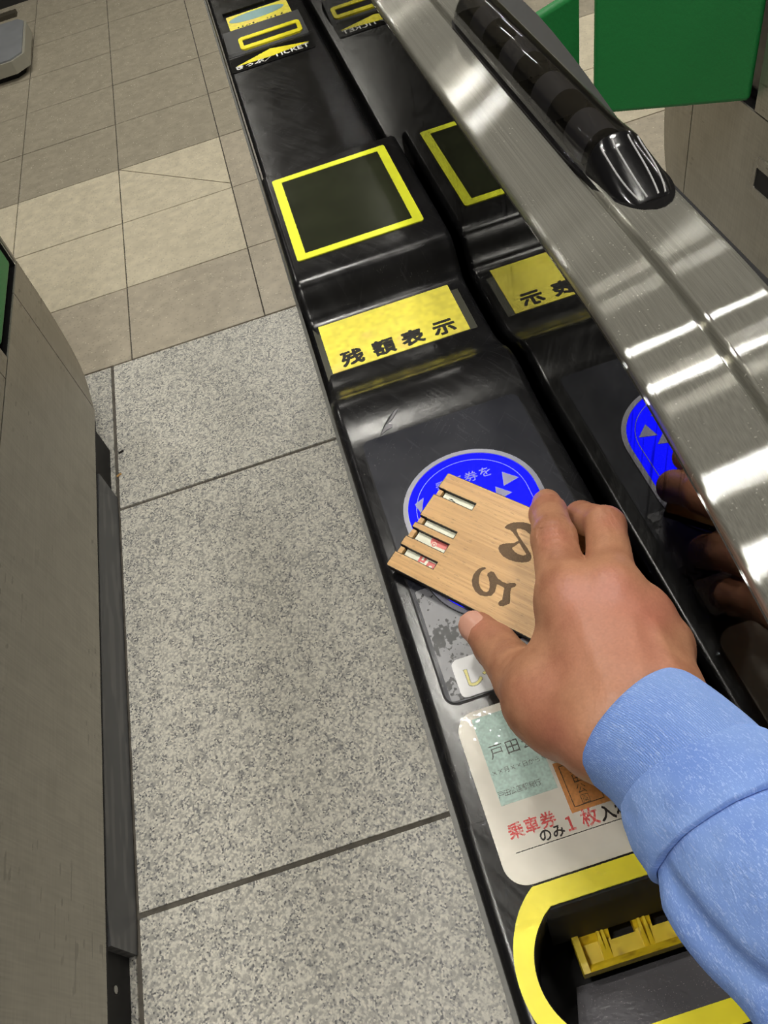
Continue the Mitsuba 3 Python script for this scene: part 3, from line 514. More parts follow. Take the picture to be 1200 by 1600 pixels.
add(S + '__orange_frame', prism(frame.difference(frame.buffer(-0.0003, join_style=2)), z2, z2 + 0.0001), 'black_ink')
add(S + '__orange_lettering', cat([text(c, 0.0425, 0.1150 - 0.0048 * i, 0.0046, z2, -0.6, depth=0.0001) for i, c in enumerate('戸田公園')]), 'black_ink')
add(S + '__red_lettering', cat([text('乗車券', 0.0074, 0.0958, 0.0072, zp, 0.9, 0.0074), text('1枚', 0.0322, 0.0912, 0.0080, zp, 0.9, 0.0072)]), 'red_ink')
add(S + '__black_lettering', cat([text('のみ', 0.0196, 0.0908, 0.0058, zp, 0.9, 0.0060), text('入れ', 0.0478, 0.0912, 0.0068, zp, 1.5, 0.0070)]), 'black_ink')
add(S + '__underline', bx(0.0078, 0.0960, 0.0900, 0.0903, zp, zp + 0.0002), 'black_ink')

def film():
    xs_, ys_ = np.linspace(-0.0088, 0.1085, 190), np.linspace(0.0615, 0.1655, 170)
    xx, yy = np.meshgrid(xs_, ys_)
    dx = np.minimum(np.clip(xx - 0.0015, -1, 0), 0) * -1 + np.maximum(xx - 0.1035, 0)
    dy = np.maximum(yy - 0.1560, 0) + np.maximum(0.0775 - yy, 0)
    edge = np.clip(np.maximum(dx, dy) / 0.006, 0, 1)
    q = np.stack([xx * 210, yy * 150, xx * 0], -1)
    w = np.abs(meshkit.fbm(q, 4, 3) - 0.5) * 2
    rim = np.clip(np.minimum.reduce([xx - xs_[0], xs_[-1] - xx, yy - ys_[0], ys_[-1] - yy]) / 0.0012, 0, 1)
    z = ZL + 0.0020 + edge * (0.0024 * w * rim) - edge * (1 - rim) * 0.0002 + 0.00007 * meshkit.noise(np.stack([xx * 900 + yy * 250, yy * 420 - xx * 100, xx * 0], -1), 5) + 0.0001 * meshkit.noise(q * 0.6, 6)
    return grid(np.stack([xx.T, yy.T, z.T], -1))
fv, ff = film()
add(GATE + '__clear_film', (fv, ff), 'clear_film', True); lab(GATE + '__clear_film', 'crinkled clear film over the paper notice')

# reader: flush panel, worn plate with painted sheen, blue light with rim, print
panel = rrect(0.0, 0.1042, 0.1640, 0.3530, 0.0060)
disc = LineString([(0.0507, 0.278), (0.0507, 0.241)]).buffer(0.0412, quad_segs=24)
R_ = GATE + '__reader_panel'
add(GATE + '__reader_gap', prism(panel.buffer(0.0010), ZL - 0.0005, ZL + 0.0002), 'black_matte')
add(R_, prism(panel.difference(disc.buffer(-0.002)), ZL, ZL + 0.0008), 'reader_plastic')
zr = ZL + 0.0008
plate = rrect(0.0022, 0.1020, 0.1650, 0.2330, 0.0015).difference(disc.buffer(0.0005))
add(R_ + '__sheen_wear_plate', prism(plate, zr, zr + 0.0002), 'sheen_wear_plate'); lab(R_ + '__sheen_wear_plate', 'worn reader plate with lamp sheen painted silver grey and black flecks')
def ridge_ring(shape, width, z0, h):
    parts, q = [], 5
    for i in range(q):
        o = width / 2 * (1 - math.sin(math.pi / 2 * i / q))
        o2 = width / 2 - o
        ring = shape.buffer(-o2).difference(shape.buffer(-width + o2))
        parts.append(prism(ring, z0, z0 + h * math.sqrt(1 - (1 - (i + 1) / q) ** 2)))
    return cat(parts)
add(R_ + '__light_rim', prism(disc.difference(disc.buffer(-0.0030)), ZL, zr + 0.0010), 'rim_grey'); lab(R_ + '__light_rim', 'lilac grey rim around the blue light')
glow = disc.buffer(-0.0030)
lv = prism(glow, ZL + 0.0001, zr + 0.0003)
add(R_ + '__blue_light', lv, 'blue_lens', emitter={'type': 'area', 'radiance': {'type': 'rgb', 'value': list(BLUE_LIGHT)}}); lab(R_ + '__blue_light', 'glowing blue touch area')
zb = zr + 0.0003
thin = disc.buffer(-0.0078)
add(R_ + '__light_ring', prism(thin.difference(thin.buffer(-0.0004)), zb, zb + 0.0003), 'rim_grey')
add(R_ + '__touch_lettering', text('乗車券を', 0.0335, 0.2935, 0.0085, zb, 0.3, 0.0090), 'print_lilac')
def tri(pts):
    return prism(Polygon(pts), zb, zb + 0.0003)
for pts in ([(0.0738, 0.2935), (0.0815, 0.2855), (0.0712, 0.2828)], [(0.0665, 0.2845), (0.0742, 0.2765), (0.0640, 0.2740)], [(0.0185, 0.2905), (0.0250, 0.2935), (0.0205, 0.2820)]):
    add(R_ + '__arrow_print', tri(pts), 'print_lilac')
add(GATE + '__touch_sticker', prism(rrect(0.0078, 0.1000, 0.1648, 0.1862, 0.0035), zr + 0.0001, zr + 0.0005), 'sticker_grey'); lab(GATE + '__touch_sticker', 'pale grey sticker below the reader')
gs = text('しっ', 0.0105, 0.1695, 0.0110, zr + 0.0005, 1.2, 0.0095, depth=0.0002)
ge = text('しっ', 0.0105, 0.1695, 0.0110, zr + 0.0005, 2.4, 0.0095, depth=0.0001)
add(GATE + '__touch_sticker__lettering_edge', ge, 'grey_ink')
add(GATE + '__touch_sticker__lettering', gs, 'pale_yellow')

# torn nick in the plastic by the reader
def on_ridge(shape, lift):
    m = prism(shape, 0.0, 0.0006)
    m.vertices = np.stack([m.vertices[:, 0], m.vertices[:, 1], m.vertices[:, 2] + lift + np.interp(m.vertices[:, 1], prof[:, 0], prof[:, 1])], 1)
    return m
tear = [Polygon([(0.0136, 0.3535), (0.0172, 0.3590), (0.0195, 0.3600), (0.0185, 0.3560)]), Polygon([(0.0172, 0.3590), (0.0225, 0.3640), (0.0240, 0.3625), (0.0195, 0.3600)]), Polygon([(0.0225, 0.3640), (0.0270, 0.3680), (0.0300, 0.3690), (0.0240, 0.3625)]),
        Polygon([(0.0185, 0.3560), (0.0195, 0.3600), (0.0225, 0.3590), (0.0220, 0.3565)])]
add(GATE + '__torn_edge', cat(on_ridge(t, -0.0001) for t in tear), 'speckled_black'); lab(GATE + '__torn_edge', 'torn nick in the black plastic')
add(GATE + '__torn_edge__crack', cat(on_ridge(Polygon(q), 0.0002) for q in ([(0.0136, 0.3538), (0.0172, 0.3594), (0.0177, 0.3588)], [(0.0172, 0.3594), (0.0225, 0.3645), (0.0229, 0.3637), (0.0177, 0.3588)], [(0.0225, 0.3645), (0.0272, 0.3686), (0.0229, 0.3637)])), 'black_matte')

# yellow balance label
zl = ZL - 0.0147
L_ = GATE + '__balance_label'
add(GATE + '__label_patch', prism(sbox(-0.0085, 0.4360, 0.1070, 0.5005), zl - 0.0006, zl + 0.0002), 'clear_grey')
add(L_, prism(sbox(-0.0038, 0.4420, 0.1013, 0.4995), zl, zl + 0.0007), 'label_yellow'); lab(L_, 'yellow label for the balance display')
for c, x in zip('残額表示', (0.0050, 0.0292, 0.0516, 0.0760)):
    add(L_ + '__lettering', text(c, x, 0.4450, 0.0172, zl + 0.0007, 2.0), 'black_ink')

# balance display
zs = ZL + 0.0135
D_ = GATE + '__balance_display'
fr = rrect(-0.0028, 0.1018, 0.5485, 0.6800, 0.0025)
gl = sbox(0.0052, 0.5560, 0.0940, 0.6725)
add(D_ + '__screen', prism(gl, zs - 0.0005, zs + 0.0005), 'screen_glass')
add(D_ + '__yellow_frame', prism(fr.difference(gl), zs - 0.0005, zs + 0.0009), 'lime_print'); lab(D_ + '__yellow_frame', 'lime yellow frame of the display')
lab(D_, 'dark balance display in a lime yellow frame')

# ticket outlet, stickers
zo = 0.951
O_ = GATE + '__ticket_outlet'
hood = m3.Manifold.hull_points([(-0.0068, 1.132, zo), (0.1035, 1.132, zo), (-0.0068, 1.192, zo), (0.1035, 1.192, zo), (-0.0060, 1.134, zo + 0.003), (0.1028, 1.134, zo + 0.003), (-0.0050, 1.190, zo + 0.010), (0.1018, 1.190, zo + 0.010)])
add(O_, tm(hood), 'shoulder_grey'); lab(O_, 'ticket outlet with a yellow ring')
def tilt(m, y0=1.134, z0=zo + 0.003, k=0.007 / 0.056):
    m.vertices = np.stack([m.vertices[:, 0], m.vertices[:, 1], m.vertices[:, 2] - zo + z0 + (m.vertices[:, 1] - y0) * k], 1)
    return m
ro, ri = rrect(0.0120, 0.0970, 1.1335, 1.1640, 0.0060), rrect(0.0175, 0.0915, 1.1415, 1.1565, 0.0015)
add(O_ + '__outlet_ring', tilt(prism(ro.difference(ri), zo - 0.001, zo + 0.0015)), 'yellow_plastic')
add(O_ + '__outlet_slot', tilt(prism(ri, zo - 0.001, zo + 0.0004)), 'black_matte')
K_ = GATE + '__ticket_plate'
add(K_, prism(rrect(-0.0078, 0.1025, 1.0800, 1.1240, 0.003), zo, zo + 0.0008), 'black_gloss')
add(K_ + '__arrow', prism(Polygon([(0.0, 1.0965), (0.0480, 1.1180), (0.0975, 1.1015), (0.0470, 1.0945)]), zo + 0.0008, zo + 0.0012), 'yellow_plastic')
add(K_ + '__lettering', cat([text('きっぷ', -0.0035, 1.0855, 0.0130, zo + 0.0008, 1.8, 0.0130), text('／', 0.0350, 1.0850, 0.0140, zo + 0.0008, 0.3), text('TICKET', 0.0490, 1.0865, 0.0150, zo + 0.0008, 1.4, sx=0.93)]), 'white_ink')
A_ = GATE + '__advice_sticker'
add(A_, prism(rrect(0.0065, 0.0952, 1.2112, 1.2705, 0.002), zo, zo + 0.0006), 'label_yellow'); lab(A_, 'yellow sticker with a pale blue oval')
add(A_ + '__blue_oval', prism(affinity.scale(Point(0.0490, 1.2500).buffer(1, quad_segs=16), 0.0400, 0.0150), zo + 0.0006, zo + 0.0008), 'sticker_blue')
bl = []
for i in range(13):
    x = 0.018 + 0.0052 * i + rng.uniform(-0.001, 0.001)
    if rng.random() > 0.35:
        bl.append(bx(x, x + rng.uniform(0.001, 0.003), 1.2195, 1.2195 + rng.uniform(0.002, 0.006), zo + 0.0006, zo + 0.0008))
add(A_ + '__small_marks', cat(bl), 'black_ink')
add(GATE + '__cover_plate', bx(0.0030, 0.1035, 1.2800, 1.60, zo - 0.001, zo + 0.0035), 'black_plastic')

# mirror-black panel behind the ledge and the steel cap above it
XM = 0.1187
_CY = np.array([-0.60, -0.30, -0.20, -0.10, 0.05, 0.11, 0.155, 0.187, 0.219, 0.260, 0.290, 0.36, 1.8])      # how the cap bends down towards its near end:
_CS = np.array([0.0, 0.0, 0.15, 0.55, 0.45, 0.240, 0.216, 0.178, 0.130, 0.050, 0.0, 0.0, 0.0])               # its slope at these places
_FY = np.linspace(-0.6, 1.8, 1201)
_FZ = np.interp(_FY, _CY, _CS)
_FZ = np.cumsum((_FZ[::-1]))[::-1] * (_FY[1] - _FY[0])
def cap_z(y):
    return -float(np.interp(y, _FY, _FZ))
my = np.r_[np.linspace(Y0, -0.05, 10), np.linspace(-0.03, 0.29, 30), 1.735]
mp = Polygon([(y, 1.1125 + cap_z(y)) for y in my] + [(1.735, 0.90), (Y0, 0.60)])
add(GATE + '__mirror_panel', yz_panel(mp, XM, XM + 0.004), 'mirror_black'); lab(GATE + '__mirror_panel', 'glossy black panel that mirrors the ledge')
add(GATE + '__cap_core', bx(XM + 0.004, 0.191, 0.29, 1.73, 0.93, 1.108), 'black_matte')
def cap_strips():
    arc_ = [(0.1222 - 0.003 * math.cos(t), 1.1155 + 0.003 * math.sin(t)) for t in np.linspace(0.0, math.pi / 2, 7)]
    yield [(0.1235, 1.1113), (0.1196, 1.1115)], False
    yield [(0.1194, 1.1116), (0.1192, 1.1155)], False
    yield arc_ , False
    yield [(x, 1.1185) for x in np.linspace(0.1222, 0.1538, 9)], True
    yield [(0.1538, 1.1185), (0.1545, 1.1180), (0.1550, 1.1168)], False
    yield [(0.1550, 1.1168), (0.1553, 1.1150), (0.1569, 1.1150), (0.1572, 1.1175)], False
    yield [(0.1572, 1.1175), (0.1578, 1.1198), (0.1588, 1.1206), (0.1598, 1.1202), (0.1606, 1.1194)], False
    yield [(x, 1.1194 - 0.0012 * ((x - 0.1606) / 0.036) ** 2) for x in np.linspace(0.1606, 0.1885, 9)], True
    yield [(0.1885, 1.1187), (0.1912, 1.1176), (0.1932, 1.1150), (0.1942, 1.1110), (0.1945, 1.0800)], False
cy = np.r_[np.linspace(Y0 + 0.02, -0.06, 12), np.linspace(-0.05, 0.31, 60), np.linspace(0.34, 1.735, 16)]
cv, cf, cu, at, run = [], [], [], 0, 0.0
for pts, flat in cap_strips():
    pts = np.array(pts)
    Pg = np.array([[(x, y, z + cap_z(y)) for x, z in pts] for y in cy])
    v, f = grid(Pg)
    arc = run + np.r_[0, np.cumsum(np.linalg.norm(np.diff(pts, axis=0), axis=1))]
    run = arc[-1]
    cv.append(v); cf.append(f[:, ::-1] + at); at += len(v)
    cu.append(np.stack(np.broadcast_arrays(cy[:, None], arc[None, :]), -1).reshape(-1, 2))
add(GATE + '__steel_cap', (np.vstack(cv), np.vstack(cf)), 'cap_steel', True, uv=np.vstack(cu)); lab(GATE + '__steel_cap', 'brushed steel cap with a groove')

# the far shoulder of the gate
def shoulder_z(y):
    t = min(max((y - 0.50) / 0.45, 0), 1)
    return 0.915 + 0.052 * t * t * (3 - 2 * t)
sy = np.linspace(Y0, 1.735, 60)
Pg = np.array([[(0.1938, y, 1.084 + cap_z(y)), (0.203, y, 1.078 + cap_z(y)), (0.300, y, shoulder_z(y) + 0.045), (0.338, y, shoulder_z(y) + 0.004), (0.345, y, shoulder_z(y) - 0.006), (0.345, y, 0.80)] for y in sy])
v, f = grid(Pg)
add(GATE + '__shoulder', (v, f[:, ::-1]), 'shoulder_grey', 30)
box_ = rbox(0.2300, 0.345, 0.985, 1.30, 0.95, 1.035, 0.012, 16)
add(GATE + '__reader_hood', box_, 'black_plastic', 30)

# signal lamp on the cap
LM = GATE + '__signal_lamp'
LY0, LY1, LZ = 0.3230, 0.6130, 1.1182
def lamp_section(y, k=1.0, lift=0.0):
    end = min(1.0, max(0.0, (y - LY0)) / 0.030, max(0.0, (LY1 - y)) / 0.020)
    w = 0.0160 * k * math.sqrt(max(0.0, 1 - (1 - end) ** 2))
    up = min(1.0, max(0.0, y - LY0 - 0.0050) / 0.044, max(0.0, LY1 - y) / 0.018)
    h = 0.0195 * k * (0.06 + 0.94 * (up if up < 0.8 else 0.8 + 0.2 * math.sin(math.pi / 2 * (up - 0.8) / 0.2)))* (1.0 if up > 0 else max(0.0, min(1.0, (y - LY0) / 0.002)))
    cx = 0.1722 + 0.0050 * (1 - min(1.0, (y - LY0) / 0.07))
    a = np.linspace(math.pi, 0, 25)
    return [(cx + w * math.copysign(abs(math.cos(t)) ** 0.80, math.cos(t)), y, LZ + lift + h * abs(math.sin(t)) ** 0.85) for t in a]
ly = np.r_[np.linspace(LY0 + 0.0002, 0.380, 26), np.linspace(0.385, 0.575, 12), np.linspace(0.580, LY1 - 0.0002, 14)]
v, f = grid(np.array([lamp_section(y) for y in ly]))
add(LM + '__clear_cover', (v, f[:, ::-1]), 'lamp_cover', 40); lab(LM + '__clear_cover', 'smoked clear cover')
v2, f2 = grid(np.array([lamp_section(y, 1.015) for y in np.linspace(LY0 + 0.0002, LY0 + 0.0455, 24)]))
add(LM + '__end_cap', (v2, f2[:, ::-1]), 'black_gloss', 30); lab(LM + '__end_cap', 'sloping black end with pale ribs')
foot = Polygon([(p[0][0], p[0][1]) for p in map(lamp_section, ly)] + [(p[-1][0], p[-1][1]) for p in map(lamp_section, ly)][::-1]).buffer(0)
add(LM + '__base', prism(foot.buffer(0.0016), LZ - 0.0015, LZ + 0.0014), 'black_gloss'); lab(LM + '__base', 'black rim under the cover')
for k, y in enumerate((0.3790, 0.4300, 0.4870, 0.5460)):
    a = np.linspace(math.pi, 0, 17)
    Pg = np.array([[(0.1724 + w * math.cos(t), yy, LZ + 0.0010 + 0.0160 * math.sin(t) * w / 0.0125) for t in a] for yy, w in ((y, 0.001), (y, 0.0125), (y + 0.026, 0.0125), (y + 0.026, 0.001))])
    v, f = grid(Pg)
    add(LM + '__lens', (v, f[:, ::-1]), 'lens_grey', 35)
for k, t in enumerate((2.05, 1.68, 1.32, 0.95)):
    pts = []
    for y in np.linspace(0.331, 0.366, 14):
        s = lamp_section(y, 1.015, 0.0002)
        i = int(round((math.pi - t) / math.pi * 24))
        pts.append(s[i])
    pts = np.array(pts)
    Pg = np.stack([pts + [-0.0005, 0, 0], pts + [-0.0002, 0, 0.0004], pts + [0.0002, 0, 0.0004], pts + [0.0005, 0, 0]], 1)
    v, f = grid(Pg)
    add(LM + '__rib', (v, f[:, ::-1]), 'rib_grey', 40)
lab(LM, 'long smoked signal lamp with four grey lenses')
lab(GATE, 'black and steel ticket gate with a glowing blue card reader', 'ticket gate')

# ------------------------------------------------------------------ the gates left and right
for key, face, out, closed, text_ in (('ticket_gate_001', -0.611, 1, None, 'steel ticket gate left of the granite lane, its green flap folded open'),
                                      ('ticket_gate_002', 0.943, -1, 26.6, 'steel ticket gate behind the green flaps at upper right')):
    x0, x1 = (face - 0.385, face - 0.004) if out > 0 else (face + 0.004, face + 0.385)
    core(key, min(x0, x1), max(x0, x1), 0.93)
    side_panels(key, face, out, closed, 0.94)
    bumper(key, face, out)
    a, b = sorted((face, face - out * 0.389))
    add(key + '__top_ledge', rbox(a, b, Y0, 1.735, 0.925, 0.965, 0.012), 'black_plastic', 30)
    c = (a + b) / 2
    add(key + '__steel_cap', rbox(c - 0.05, c + 0.05, Y0, 1.735, 0.955, 1.09, 0.012), 'side_steel', 30)
    lab(key, text_, 'ticket gate')
# key lock in the right gate's panel
k0 = np.array([0.943, 1.205, 0.425])
lk = yz_panel(rrect(1.250, 1.352, 0.318, 0.402, 0.02).difference(rrect(1.262, 1.338, 0.336, 0.380, 0.004)), 0.9395, 0.943)
add('ticket_gate_002__lock_plate', lk, 'side_steel')
add('ticket_gate_002__lock_plate__lock_hole', yz_panel(sbox(1.262, 0.336, 1.338, 0.380), 0.9418, 0.9428), 'black_matte')

# ------------------------------------------------------------------ measures of the hand, sleeve and burnt figures
HAND = {
 'index': ([(0.0610, 0.1616, 1.0660), (0.0697, 0.1967, 1.0580), (0.0761, 0.2213, 1.0430), (0.0805, 0.2362, 1.0310)], (0.0116, 0.01, 0.009, 0.0076)),
 'middle': ([(0.0793, 0.1565, 1.0680), (0.0949, 0.1978, 1.0530), (0.0939, 0.2236, 1.0280), (0.0879, 0.2332, 1.0110)], (0.0112, 0.009, 0.008, 0.0068)),
 'ring': ([(0.0877, 0.1461, 1.0600), (0.0923, 0.1756, 1.0360), (0.0920, 0.1901, 1.0140), (0.0854, 0.1899, 1.0060)], (0.0108, 0.0095, 0.0082, 0.0068)),
 'little': ([(0.0923, 0.1332, 1.0520), (0.0972, 0.1572, 1.0260), (0.0944, 0.1662, 1.0110), (0.0884, 0.1645, 1.0050)], (0.0098, 0.0084, 0.0074, 0.0062)),
 'thumb': ([(0.0421, 0.1186, 1.0520), (0.0346, 0.1467, 1.0360), (0.0303, 0.1737, 1.0210), (0.0261, 0.1883, 1.0160)], (0.015, 0.0128, 0.0103, 0.0084)),
}
PALM = [
 ([(0.0523, 0.1029, 1.0660), (0.0622, 0.1611, 1.0660)], (0.0135, 0.0121)),
 ([(0.0600, 0.1034, 1.0680), (0.0781, 0.1569, 1.0680)], (0.015, 0.0122)),
 ([(0.0682, 0.1049, 1.0670), (0.0877, 0.1461, 1.0600)], (0.015, 0.0112)),
 ([(0.0771, 0.1071, 1.0640), (0.0923, 0.1332, 1.0520)], (0.0138, 0.0104)),
 ([(0.0481, 0.1047, 1.0620), (0.0398, 0.1281, 1.0500)], (0.0135, 0.017)),
 ([(0.0408, 0.1307, 1.0500), (0.0574, 0.1525, 1.0560)], (0.015, 0.011)),
 ([(0.0525, 0.1033, 1.0650), (0.0656, 0.0731, 1.0720), (0.0726, 0.0493, 1.0760)], (0.0125, 0.013, 0.014)),
 ([(0.0785, 0.1072, 1.0640), (0.0814, 0.0787, 1.0710), (0.0875, 0.0542, 1.0750)], (0.0125, 0.013, 0.014)),
]
BUMPS = [((0.0622, 0.1611, 1.0780), 0.008, 0.0012), ((0.0781, 0.1569, 1.0800), 0.008, 0.0014), ((0.0877, 0.1461, 1.0710), 0.008, 0.0012), ((0.0917, 0.2019, 1.0630), 0.006, 0.001)]
CREASES = [((0.0622, 0.1953, 1.0666), (0.0656, 0.1910, 1.0698), 0.0007, 0.0004), ((0.0656, 0.1910, 1.0698), (0.0699, 0.1894, 1.0701), 0.0007, 0.0004), ((0.0699, 0.1894, 1.0701), (0.0755, 0.1910, 1.0669), 0.0007, 0.0004), ((0.0634, 0.1976, 1.0668), (0.0666, 0.1941, 1.0691), 0.0006, 0.0003), ((0.0666, 0.1941, 1.0691), (0.0705, 0.1927, 1.0694), 0.0006, 0.0003), ((0.0705, 0.1927, 1.0694), (0.0755, 0.1939, 1.0671), 0.0006, 0.0003), ((0.0614, 0.1916, 1.0675), (0.0646, 0.1872, 1.0708), 0.0006, 0.00028), ((0.0646, 0.1872, 1.0708), (0.0688, 0.1855, 1.0712), 0.0006, 0.00028), ((0.0688, 0.1855, 1.0712), (0.0740, 0.1868, 1.0684), 0.0006, 0.00028), ((0.0659, 0.2000, 1.0673), (0.0686, 0.1976, 1.0687), 0.0005, 0.0002), ((0.0686, 0.1976, 1.0687), (0.0718, 0.1966, 1.0686), 0.0005, 0.0002), ((0.0718, 0.1966, 1.0686), (0.0757, 0.1975, 1.0668), 0.0005, 0.0002), ((0.0257, 0.1580, 1.0406), (0.0290, 0.1591, 1.0422), 0.0007, 0.0004), ((0.0290, 0.1591, 1.0422), (0.0320, 0.1596, 1.0429), 0.0007, 0.0004), ((0.0320, 0.1596, 1.0429), (0.0347, 0.1592, 1.0433), 0.0007, 0.0004), ((0.0264, 0.1621, 1.0388), (0.0294, 0.1637, 1.0395), 0.0006, 0.0003), ((0.0294, 0.1637, 1.0395), (0.0321, 0.1646, 1.0395), 0.0006, 0.0003), ((0.0321, 0.1646, 1.0395), (0.0345, 0.1644, 1.0395), 0.0006, 0.0003), ((0.0259, 0.1525, 1.0448), (0.0291, 0.1534, 1.0467), 0.0006, 0.00025), ((0.0291, 0.1534, 1.0467), (0.0320, 0.1536, 1.0480), 0.0006, 0.00025), ((0.0320, 0.1536, 1.0480), (0.0344, 0.1521, 1.0508), 0.0006, 0.00025), ((0.0959, 0.1979, 1.0634), (0.0958, 0.1936, 1.0639), 0.0006, 0.0003), ((0.0958, 0.1936, 1.0639), (0.0960, 0.1902, 1.0645), 0.0006, 0.0003), ((0.0960, 0.1902, 1.0645), (0.0970, 0.1883, 1.0643), 0.0006, 0.0003), ((0.0935, 0.1960, 1.0640), (0.0928, 0.1907, 1.0656), 0.0006, 0.0003), ((0.0928, 0.1907, 1.0656), (0.0926, 0.1864, 1.0671), 0.0006, 0.0003), ((0.0926, 0.1864, 1.0671), (0.0929, 0.1836, 1.0677), 0.0006, 0.0003)]
RIDGES = [((0.0874, 0.1328, 1.0760), (0.0813, 0.1074, 1.0830), 0.0030, 0.0008), ((0.0771, 0.1365, 1.0814), (0.0707, 0.1100, 1.0853), 0.0034, 0.0007), ((0.0600, 0.1482, 1.0803), (0.0562, 0.1101, 1.0851), 0.0034, 0.0006)]
FLUSHED = [((0.0622, 0.1559, 1.0808), 0.009), ((0.0765, 0.1507, 1.0822), 0.009), ((0.0857, 0.1374, 1.0769), 0.009), ((0.0674, 0.1900, 1.0703), 0.007), ((0.0945, 0.1914, 1.0649), 0.007), ((0.0346, 0.1054, 1.0718), 0.01), ((0.0249, 0.1842, 1.0265), 0.006)]
NAILS = [((0.0208, 0.1888, 1.0234), (-0.2626, 0.9129, -0.3126), (-0.598, 0.100, 0.795), 0.0145, 0.0130)]
SLEEVE_AXIS = [(0.0627, 0.1038, 1.0660), (0.0750, 0.0731, 1.0710), (0.0817, 0.0445, 1.0760), (0.0921, 0.0126, 1.0840), (0.0944, -0.0317, 1.1000), (0.0931, -0.0651, 1.1150), (0.0990, -0.1600, 1.1400), (0.1180, -0.2600, 1.1550)]
TILT = (0.0, -0.005)
SLEEVE = {'cuff': 0.040, 'fold': 0.06, 'wide': 1.0, 'high': 0.90,
 'profile': [(0, 0.026, 0.0255), (1, 0.030, 0.0290), (2, 0.037, 0.0318), (3, 0.045, 0.0334), (4, 0.0520, 0.0330), (5, 0.0530, 0.0306), (6, 0.0500, 0.0294), (7, 0.0530, 0.0300), (8, 0.062, 0.0335), (9, 0.08, 0.0365), (10, 0.13, 0.0392), (11, 0.20, 0.0425), (12, 0.29, 0.0455), (13, 0.345, 0.0460), (14, 0.368, 0.0350), (15, 0.374, 0.0010)]}
def SLEEVE_FOLDS(th, s):
    on = np.clip((s - 0.050) / 0.010, 0, 1)
    a = np.arctan2(np.sin(th - 0.55), np.cos(th - 0.55))
    line = -0.30 + 6.0 * np.clip(s - 0.055, 0, 0.08)
    return on * (0.0032 * np.exp(-((a - line + 0.34) / 0.26) ** 2) - 0.0030 * np.exp(-((a - line) / 0.13) ** 2))
FIGURES = {
 'five': [[(5139, 2363), (4944, 2290), (4772, 2079), (4717, 1727), (4801, 1396), (4998, 1126), (5307, 916), (5646, 847), (5948, 930), (6196, 1101), (6241, 1366), (6155, 1656), (6080, 1801), (6364, 1794), (6567, 1794), (6687, 1445), (6814, 1180), (6715, 1009), (6730, 867), (6864, 806), (7025, 873), (7258, 1155), (7151, 1385), (6962, 1707), (6884, 1939), (7020, 2099), (7031, 2226), (6924, 2262), (6717, 2175), (6562, 2047), (6278, 2036), (5984, 2089), (5759, 2221), (5620, 2306), (5460, 2275), (5370, 2130), (5374, 1996), (5541, 1895), (5729, 1683), (5870, 1449), (5923, 1263), (5853, 1136), (5690, 1113), (5456, 1206), (5259, 1382), (5077, 1660), (5001, 1901), (5014, 2126), (5140, 2283)]],
 'eight': [[(4770, 4836), (4807, 5029), (4982, 5242), (5239, 5416), (5518, 5549), (5784, 5598), (6141, 5587), (6409, 5524), (6659, 5388), (6843, 5161), (6837, 4969), (6623, 4941), (6414, 4953), (6164, 5087), (5857, 5163), (5577, 5138), (5383, 5065), (5508, 4900), (5769, 4705), (6123, 4496), (6460, 4314), (6771, 4122), (6940, 3957), (6991, 3766), (6899, 3596), (6667, 3450), (6331, 3332), (5953, 3281), (5580, 3315), (5251, 3469), (5103, 3618), (5084, 3799), (5203, 3953), (5465, 4112), (5689, 4234), (5821, 4412), (5861, 4495), (5608, 4627), (5315, 4775), (5125, 4844), (4938, 4807)], [(5733, 3958), (5827, 4099), (5907, 4264), (5947, 4397), (6197, 4216), (6459, 4063), (6647, 3937), (6512, 3820), (6304, 3780), (6058, 3802), (5836, 3882)]]}

# ------------------------------------------------------------------ far left: board and bars on the floor, bits of litter
bp = chaikin([(-1.60, 4.30), (-0.995, 4.30), (-0.935, 4.36), (-0.945, 4.80), (-0.985, 4.86), (-1.60, 4.86)], 0)
B_ = 'grey_floor_board'
mb = prism(Polygon(bp).buffer(-0.012).buffer(0.012), 0.030, 0.085)
add(B_, mb, 'board_edge'); lab(B_, 'bluish grey board with cut corners lying on the tiles at upper left', 'board')
add(B_ + '__top_sheet', prism(Polygon(bp).buffer(-0.022).buffer(0.010), 0.085, 0.092), 'board_grey')
add(B_ + '__foot', prism(Polygon(bp).buffer(-0.04), 0.0, 0.030), 'black_matte')
for i, (y, t) in enumerate(((5.03, 'brown floor bar next to the grey board'), (5.24, 'brown floor bar nearer the dark wall at upper left'))):
    k = add('floor_bar', bx(-1.60, -1.066, y, y + 0.065, 0.0, 0.02), 'brown_bar')
    lab(k, t, 'bar')
for t, x, y, a, m, l in (('litter_scrap', -0.597, 1.555, 0.3, 'black_ink', 'tiny dark scrap on the granite floor by the left gate'), ('litter_scrap', -0.605, 1.475, 0.5, 'wood', 'tiny orange brown scrap on the grout by the left gate')):
    b = rbox(-0.007, 0.007, -0.003, 0.003, 0, 0.003, 0.0012, 8)
    b.apply_transform(trimesh.transformations.rotation_matrix(a, (0, 0, 1)))
    b.apply_translation((x, y, 0.0))
    lab(add(t, b, m), l, 'litter')

